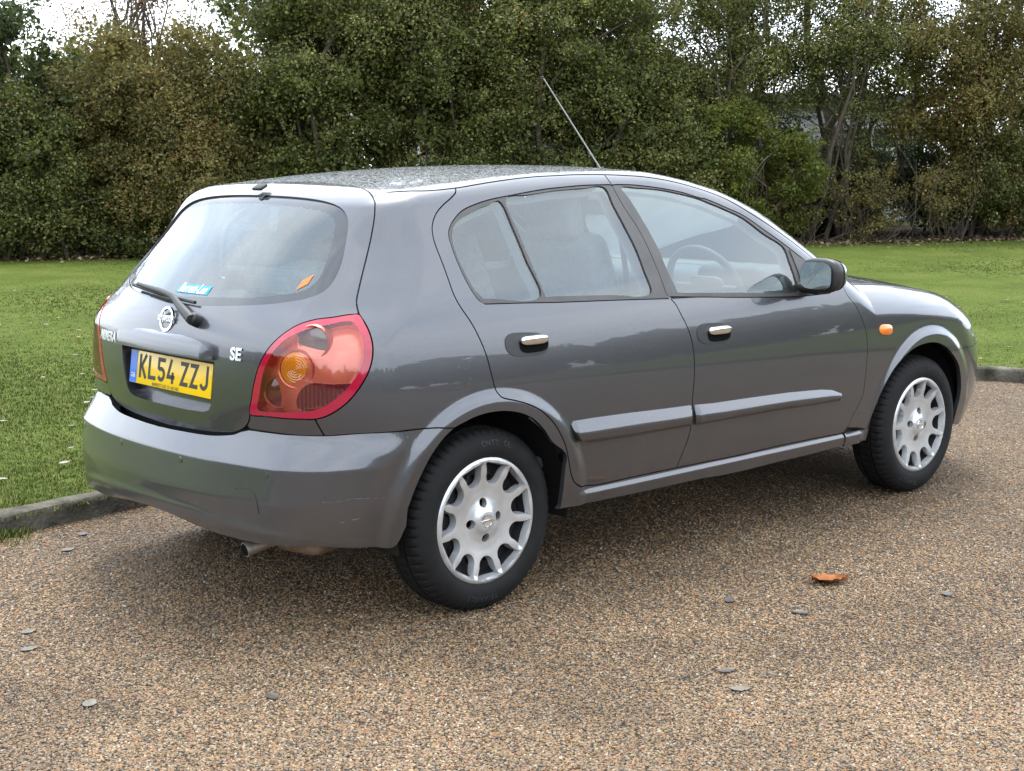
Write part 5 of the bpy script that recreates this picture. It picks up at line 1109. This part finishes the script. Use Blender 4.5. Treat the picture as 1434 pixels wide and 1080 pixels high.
bush('hawthorn_tree', 'tall dense dark green hawthorn above the rear left of the car roof', 'tree', 4.4, .9, 3.0, 2.4, .1, 4.9, 60000, 170, .40, L_GREEN, .062, G, 4, .09)
bush('hawthorn_tree', 'tall dense green hawthorn directly behind the car roof', 'tree', 6.6, .9, 3.2, 2.4, .1, 5.2, 64000, 180, .40, L_GREEN, .060, G, 4, .09)
bush('hawthorn_tree', 'dense green hawthorn behind the aerial of the car', 'tree', 8.8, .9, 3.0, 2.2, .1, 5.0, 58000, 170, .38, L_GREEN, .060, G, 4, .09)
bush('open_tree', 'open green tree with bright sky showing through its leaves, right of the aerial', 'tree', 11.0, 1.1, 2.9, 1.8, 1.3, 5.2, 27000, 110, .32, L_GREEN, .062, G, 4, .06, dense=False)
bush('hedge_bush', 'yellow-green bush just above the windscreen pillar', 'bush', 11.3, .25, 2.5, 1.3, .0, 2.3, 19000, 55, .25, L_YELLOW, .058, G, fill=.30)
bush('hedge_bush', 'dark green bush behind the front of the car roof', 'bush', 9.9, .2, 1.8, 1.2, .0, 2.1, 20000, 80, .28, L_GREEN, .058, G)
bush('open_tree', 'open leafy tree over the bare thicket, right of the door mirror', 'tree', 13.3, 1.2, 3.0, 1.8, 1.35, 5.2, 28000, 120, .33, L_GREEN, .062, G, 5, .06, dense=False)
bush('open_tree', 'olive leafy tree near the right edge in front of the pale building', 'tree', 15.6, .9, 3.0, 1.9, .9, 5.2, 40000, 130, .36, L_OLIVE, .060, G, 5, .07)
bush('hawthorn_tree', 'dense dark green tree at the far right end of the hedgerow', 'tree', 18.0, 1.0, 3.0, 2.2, .1, 5.2, 36000, 130, .40, L_GREEN, .065, G, 4, .09)
bush('hedge_bush', 'low green bush beneath the trees at the right edge', 'bush', 16.4, .6, 2.2, 1.2, .2, 1.75, 14000, 70, .28, L_GREEN, .055, G)
for s, lab in ((-4.0, 'dark hedge tree beyond the left edge of the picture'), (21.0, 'green hedge tree beyond the right edge of the picture')):
    bush('hedge_tree', lab, 'tree', s, 1.2, 3.6, 2.6, .1, 5.0, 9000, 120, .45, L_GREEN if s > 0 else L_DARK, .10, G, 3, .1)
for s, lab, h_, m_, w_ in ((.8, 'low green bush on the lawn edge at far left', 1.0, L_GREEN, 3.4), (4.3, 'low green bush at the lawn edge behind the tailgate corner', 1.5, L_GREEN, 2.6), (6.4, 'low green bush hidden mostly by the rear roof edge', 1.5, L_GREEN, 2.6), (8.3, 'low green bush hidden mostly by the front roof edge', 1.5, L_GREEN, 2.4)):
    bush('hedge_bush', lab, 'bush', s, .15, w_, 1.1, .0, h_, 13000, 70, .27, m_, .058, G)
for s, lab, h_, n_ in ((-1.6, 'tall shaded tree behind the dark ivy tree', 4.6, 13000), (.9, 'shaded tree behind the low bush at far left', 3.3, 12000), (3.0, 'shaded tree behind the olive autumn bush', 3.2, 12000), (5.3, 'tall shaded tree behind the left hawthorn', 9.2, 17000), (7.6, 'tall shaded tree behind the middle hawthorns', 9.8, 18000), (9.9, 'tall shaded tree behind the hawthorn at the aerial', 9.4, 17000)):
    bush('background_tree', lab, 'tree', s, 3.0, 3.2, 2.0, .0, h_, n_, 110, .42, L_GREEN, .115, G, 2, .08)
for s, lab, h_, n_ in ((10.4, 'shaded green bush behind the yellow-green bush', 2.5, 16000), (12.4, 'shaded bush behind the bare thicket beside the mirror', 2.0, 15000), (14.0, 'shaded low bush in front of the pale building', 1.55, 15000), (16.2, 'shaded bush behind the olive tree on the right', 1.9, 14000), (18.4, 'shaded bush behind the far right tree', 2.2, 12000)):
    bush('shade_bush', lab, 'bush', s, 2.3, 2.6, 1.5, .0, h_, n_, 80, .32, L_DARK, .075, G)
for s, lab in ((12.6, 'tall tree whose crown rises above the open trees, left one'), (15.2, 'tall tree whose crown rises above the open trees, middle one'), (18.0, 'tall tree whose crown rises above the open trees, right one'), (21.5, 'tall tree beyond the right edge of the picture')):
    bush('tall_tree', lab, 'tree', s, 3.6, 3.6, 2.6, 4.6, 9.8, 11000, 110, .5, L_GREEN, .14, G, 2, .13)
bush('open_tree', 'leafy branches over the blue door of the pale building', 'tree', 14.4, 1.9, 2.4, 1.5, 1.9, 5.0, 14000, 80, .33, L_GREEN, .062, G, 4, .05, dense=False)
bush('open_tree', 'high leafy tree behind the yellow-green bush', 'tree', 12.1, 2.0, 2.6, 1.6, 1.7, 5.2, 15000, 80, .32, L_GREEN, .062, G, 4, .05, dense=False)
# bare thicket of stems under the open trees
TW = vary(mat('twig_bark', (.075, .058, .042), .9), 12, .4)
for s, lab in ((12.2, 'bare brown thicket of thin stems right of the door mirror'), (13.6, 'tangle of bare twigs in the middle of the right hedge gap'), (15.1, 'bare arching stems under the olive tree on the right'), (16.6, 'sparse bare stems at the right edge of the lawn')):
    parts = []; b = hp(s, .5)
    for k in range(30):
        f0 = np.array([RNG.normal(0, .28), RNG.normal(0, .22), 0]); h = RNG.uniform(.5, 1.7); e = f0 + np.array([RNG.normal(0, .55), RNG.normal(0, .4), h]); parts.append(limb(f0, e, RNG.uniform(.004, .012), .002, .3, 4, 6))
        if k % 2: q = f0 + (e - f0) * .5; parts.append(limb(q, q + RNG.normal(0, .35, 3) + np.array([0, 0, .15]), .005, .002, .2, 3, 4))
    V, Fc = merge(parts); o = empty('bare_thicket', (b[0], b[1], .05)); tag(o, lab, 'thicket', 'bare thickets under the hedge trees'); obj('stems', npmesh('stems', V, Fc), TW, o)
    Pl, nl, tl_, _c = crown_points(3800, .85, .5, .0, 1.5, 60, .16); obj('leaves', leaf_mesh('leaves', Pl, nl, .045, tl_), L_OLIVE, o)
# dead leaves and dark soil under the hedge
nL = 9000; s_ = RNG.uniform(-3, 19, nL); bk = RNG.normal(.55, .5, nL); C = np.c_[HA + HT * s_[:, None] + HN * bk[:, None], .085 + RNG.uniform(0, .03, nL)]; nr = RNG.normal(0, .35, (nL, 3)) + np.array([0, 0, 1]); nr /= np.linalg.norm(nr, axis=1)[:, None]
L_LITTER = leaf_material('dead_leaf', [(0, (.05, .035, .02)), (.5, (.12, .08, .045)), (1, (.26, .19, .11))], .1)
o = obj('leaf_litter', leaf_mesh('leaf_litter', C, nr, .07, RNG.uniform(0, 1, nL)), L_LITTER); tag(o, 'brown dead leaves lying along the foot of the hedge', 'leaf litter', kind='stuff')
SOIL = vary(mat('dark_soil', (.03, .024, .017), 1., spec=.02), 4, .4, bump=.8, bump_scale=30)
c4 = [hp(-8, .25), hp(24, .25), hp(24, 4.5), hp(-8, 4.5)]; gx, gy = np.meshgrid(np.linspace(0, 1, 90), np.linspace(0, 1, 14)); base = np.array([hp(-8 + 32 * u_, .3 + 4.2 * v_ + .12 * math.sin(u_ * 90) * (1 - v_)) for u_, v_ in zip(gx.ravel(), gy.ravel())])
zz_ = .082 + .05 * gy.ravel() + RNG.uniform(0, .03, len(base)) * (gy.ravel() > .02)
o = obj('hedge_soil', npmesh('hedge_soil', np.c_[base, zz_], np.array([(i * 90 + j, i * 90 + j + 1, (i + 1) * 90 + j + 1, (i + 1) * 90 + j) for i in range(13) for j in range(89)])), SOIL); tag(o, kind='structure')
# pale building glimpsed through the right-hand trees
bb = hp(13.0, 7.0); ang = math.atan2(HT[1], HT[0])
bld = empty('pale_building', (bb[0], bb[1], .08)); bld.rotation_euler = (0, 0, ang); tag(bld, 'pale clad single storey building glimpsed through the right hand trees', 'building')
CLAD = vary(mat('pale_cladding', (.56, .57, .58), .6), 2, .12); ROOFM = vary(mat('grey_roof_sheet', (.16, .16, .17), .6), 3, .2); BLUE = mat('blue_door_paint', (.03, .16, .48), .4); FRAME = mat('white_frame', (.75, .75, .76), .4)
rbox('wall', (11, 4, 2.5), (0, 2.02, 1.25), CLAD, bld, .02, 1)
for k in range(16): rbox('cladding_board', (11, .03, .13), (0, 0.0, .10 + k * .155), CLAD, bld, .006, 1)
rbox('roof', (11.6, 4.7, .18), (0, 1.95, 2.6), ROOFM, bld, .03, 1)
for x in (-3.6, -1.2, 2.1, 4.2):
    f = rbox('window', (1.15, .07, 1.0), (x, -.04, 1.55), FRAME, bld, .01, 1)
    for q_ in (-.27, .27):
        for z_ in (-.23, .23): rbox('pane', (.46, .03, .40), (x + q_, -.075, 1.55 + z_), mat('dark_pane', (.05, .06, .08), .05, coat=1.), f, .005, 1)
dr = rbox('door', (.9, .06, 2.0), (.55, -.045, 1.0), BLUE, bld, .01, 1); rbox('door_handle', (.04, .05, .14), (.88, -.09, 1.0), FRAME, dr, .01, 1)

# ---------------------------------------------------------------- the trees across the drive, seen only as reflections in the paint
parts = []; nF = 64; CC = []; NNr = []; TT = []
for k in range(nF):
    a = math.radians(142 + 205 * k / (nF - 1) + random.uniform(-2, 2)); R_ = random.uniform(31, 35); cx_, cy_ = R_ * math.cos(a), R_ * math.sin(a); h = random.uniform(3.6, 4.6) + 3.2 * math.exp(-((math.degrees(a) - 190) / 13) ** 2)
    P, nr, tone, cl = crown_points(2300, 2.6, 2.6, .2, h, 40, .8); CC.append(P + np.array([cx_, cy_, 0])); NNr.append(nr); TT.append(tone * .7)
C = np.vstack(CC); o = obj('far_wood', leaf_mesh('far_wood', C, np.vstack(NNr), .62, np.concatenate(TT)), L_GREEN); tag(o, 'far belt of trees across the drive mirrored in the car paint', 'wood', kind='stuff')

# ---------------------------------------------------------------- fallen leaves
def leaf_obj(name, L, W, curl, material, lobes=0, seed=0):
    rg = np.random.default_rng(seed); nu, nv = 13, 7; V = []
    for i in range(nu):
        t = i / (nu - 1); w = W * (math.sin(math.pi * t ** .8) ** .8 + .02) * (1 + (.35 * abs(math.sin(t * math.pi * 3.5)) if lobes else 0))
        for j in range(nv):
            q = (j / (nv - 1) - .5) * 2; V.append((L * (t - .5), w * q * .5, .004 + curl * (q * q * .6 * abs(q) + .5 * (t - .5) ** 2 * 2) + rg.normal(0, curl * .12) + abs(q) * .001))
    Fc = [(i * nv + j, (i + 1) * nv + j, (i + 1) * nv + j + 1, i * nv + j + 1) for i in range(nu - 1) for j in range(nv - 1)]
    b = len(V); V += [(-L * .5, .0012, .004), (-L * .5, -.0012, .004), (-L * .78, -.001, .007), (-L * .78, .001, .007)]; Fc.append((b, b + 1, b + 2, b + 3))
    me = npmesh(name, V, Fc); me.materials.append(material); return me
DRYB = vary(mat('dry_brown_leaf', (.25, .095, .035), .8, spec=.2), 25, .55); PALE = vary(mat('pale_dead_leaf', (.17, .155, .13), .7, spec=.2), 25, .3); GREYL = vary(mat('grey_wet_leaf', (.075, .065, .055), .45), 25, .3); YEL = vary(mat('yellow_fallen_leaf', (.42, .34, .10), .6), 25, .3)
ML = {'brown': leaf_obj('fallen_leaf', .125, .070, .022, DRYB, 1, 1), 'pale': leaf_obj('fallen_leaf', .062, .030, .002, PALE, 1, 2), 'grey': leaf_obj('fallen_leaf', .060, .028, .002, GREYL, 1, 3), 'white': leaf_obj('fallen_leaf', .068, .036, .006, vary(mat('bleached_leaf', (.30, .28, .22), .7, spec=.2), 25, .25), 0, 5), 'yellow': leaf_obj('fallen_leaf', .065, .034, .012, YEL, 0, 4)}
def leaf_at(kind, x, y, z, rot, label, group='fallen leaves on the drive', sc=1.):
    o = obj('fallen_leaf', ML[kind], None); o.location = (x, y, z); o.rotation_euler = (random.uniform(-.03, .03), random.uniform(-.03, .03), rot); o.scale = (sc, sc, sc); tag(o, label, 'leaf', group)
leaf_at('brown', 1.08, -1.37, .004, -.75, 'large curled orange-brown leaf alone on the gravel right of the car')
for k, x, y, r_, lab in (('pale', -1.19, .01, .3, 'pale leaf on the gravel at the left edge, upper of two'), ('pale', -1.26, -.15, .1, 'pale leaf on the gravel at the left edge, lower of two'),
        ('pale', -1.34, -.69, .9, 'faint pale leaf on the gravel at the lower left'), ('pale', .03, -1.82, -.6, 'pale grey leaf on the gravel below the large brown leaf'),
        ('grey', .12, -1.70, -.3, 'small curled grey leaf just above the pale grey leaf on the gravel'), ('grey', .66, -1.27, .5, 'dark flat leaf on the gravel between rear wheel and brown leaf'),
        ('pale', -.65, .84, .2, 'pale leaf on the gravel near the left kerb'), ('grey', -.50, 1.02, .9, 'grey leaf against the foot of the left kerb'), ('grey', -.95, -.98, 1.4, 'dark leaf on the gravel below the exhaust'),
        ('grey', .72, -1.51, 2., 'small dark leaf on the gravel under the brown leaf'), ('grey', -1.0, -2.03, .4, 'dark leaf on the gravel at the bottom edge'), ('grey', 1.25, -1.72, 1.0, 'faded leaf on the gravel right of the brown leaf'),
        ('pale', 3.3, -1.55, .5, 'pale leaf on the gravel beyond the front wheel'), ('grey', 2.9, -2.2, .9, 'grey leaf on the gravel at the right edge')):
    leaf_at(k, x, y, .001, r_, lab)
cnt = 0
while cnt < 220:
    d_ = 1 / random.uniform(1 / 22, 1 / 6.2); la = random.uniform(-.37, .37) * d_; p = camxy + d_ * fw + la * rt
    if not lawn_side(np.array([p]))[0] or (-.9 < p[0] < 3.5 and abs(p[1]) < 1.0): continue
    kd = random.choice(['white', 'white', 'yellow', 'pale', 'white']); side = 'left of the car' if la / d_ < 0 else 'right of the mirror'
    far = 'near the kerb' if d_ < 9 else ('halfway to the hedge' if d_ < 15 else 'close to the hedge')
    leaf_at(kd, p[0], p[1], .092, random.uniform(0, 6.28), 'small %s leaf on the lawn %s, %s' % ({'white': 'bleached', 'pale': 'drab', 'yellow': 'yellowish'}[kd], side, far), 'fallen leaves scattered over the lawn', random.uniform(.6, 1.15)); cnt += 1
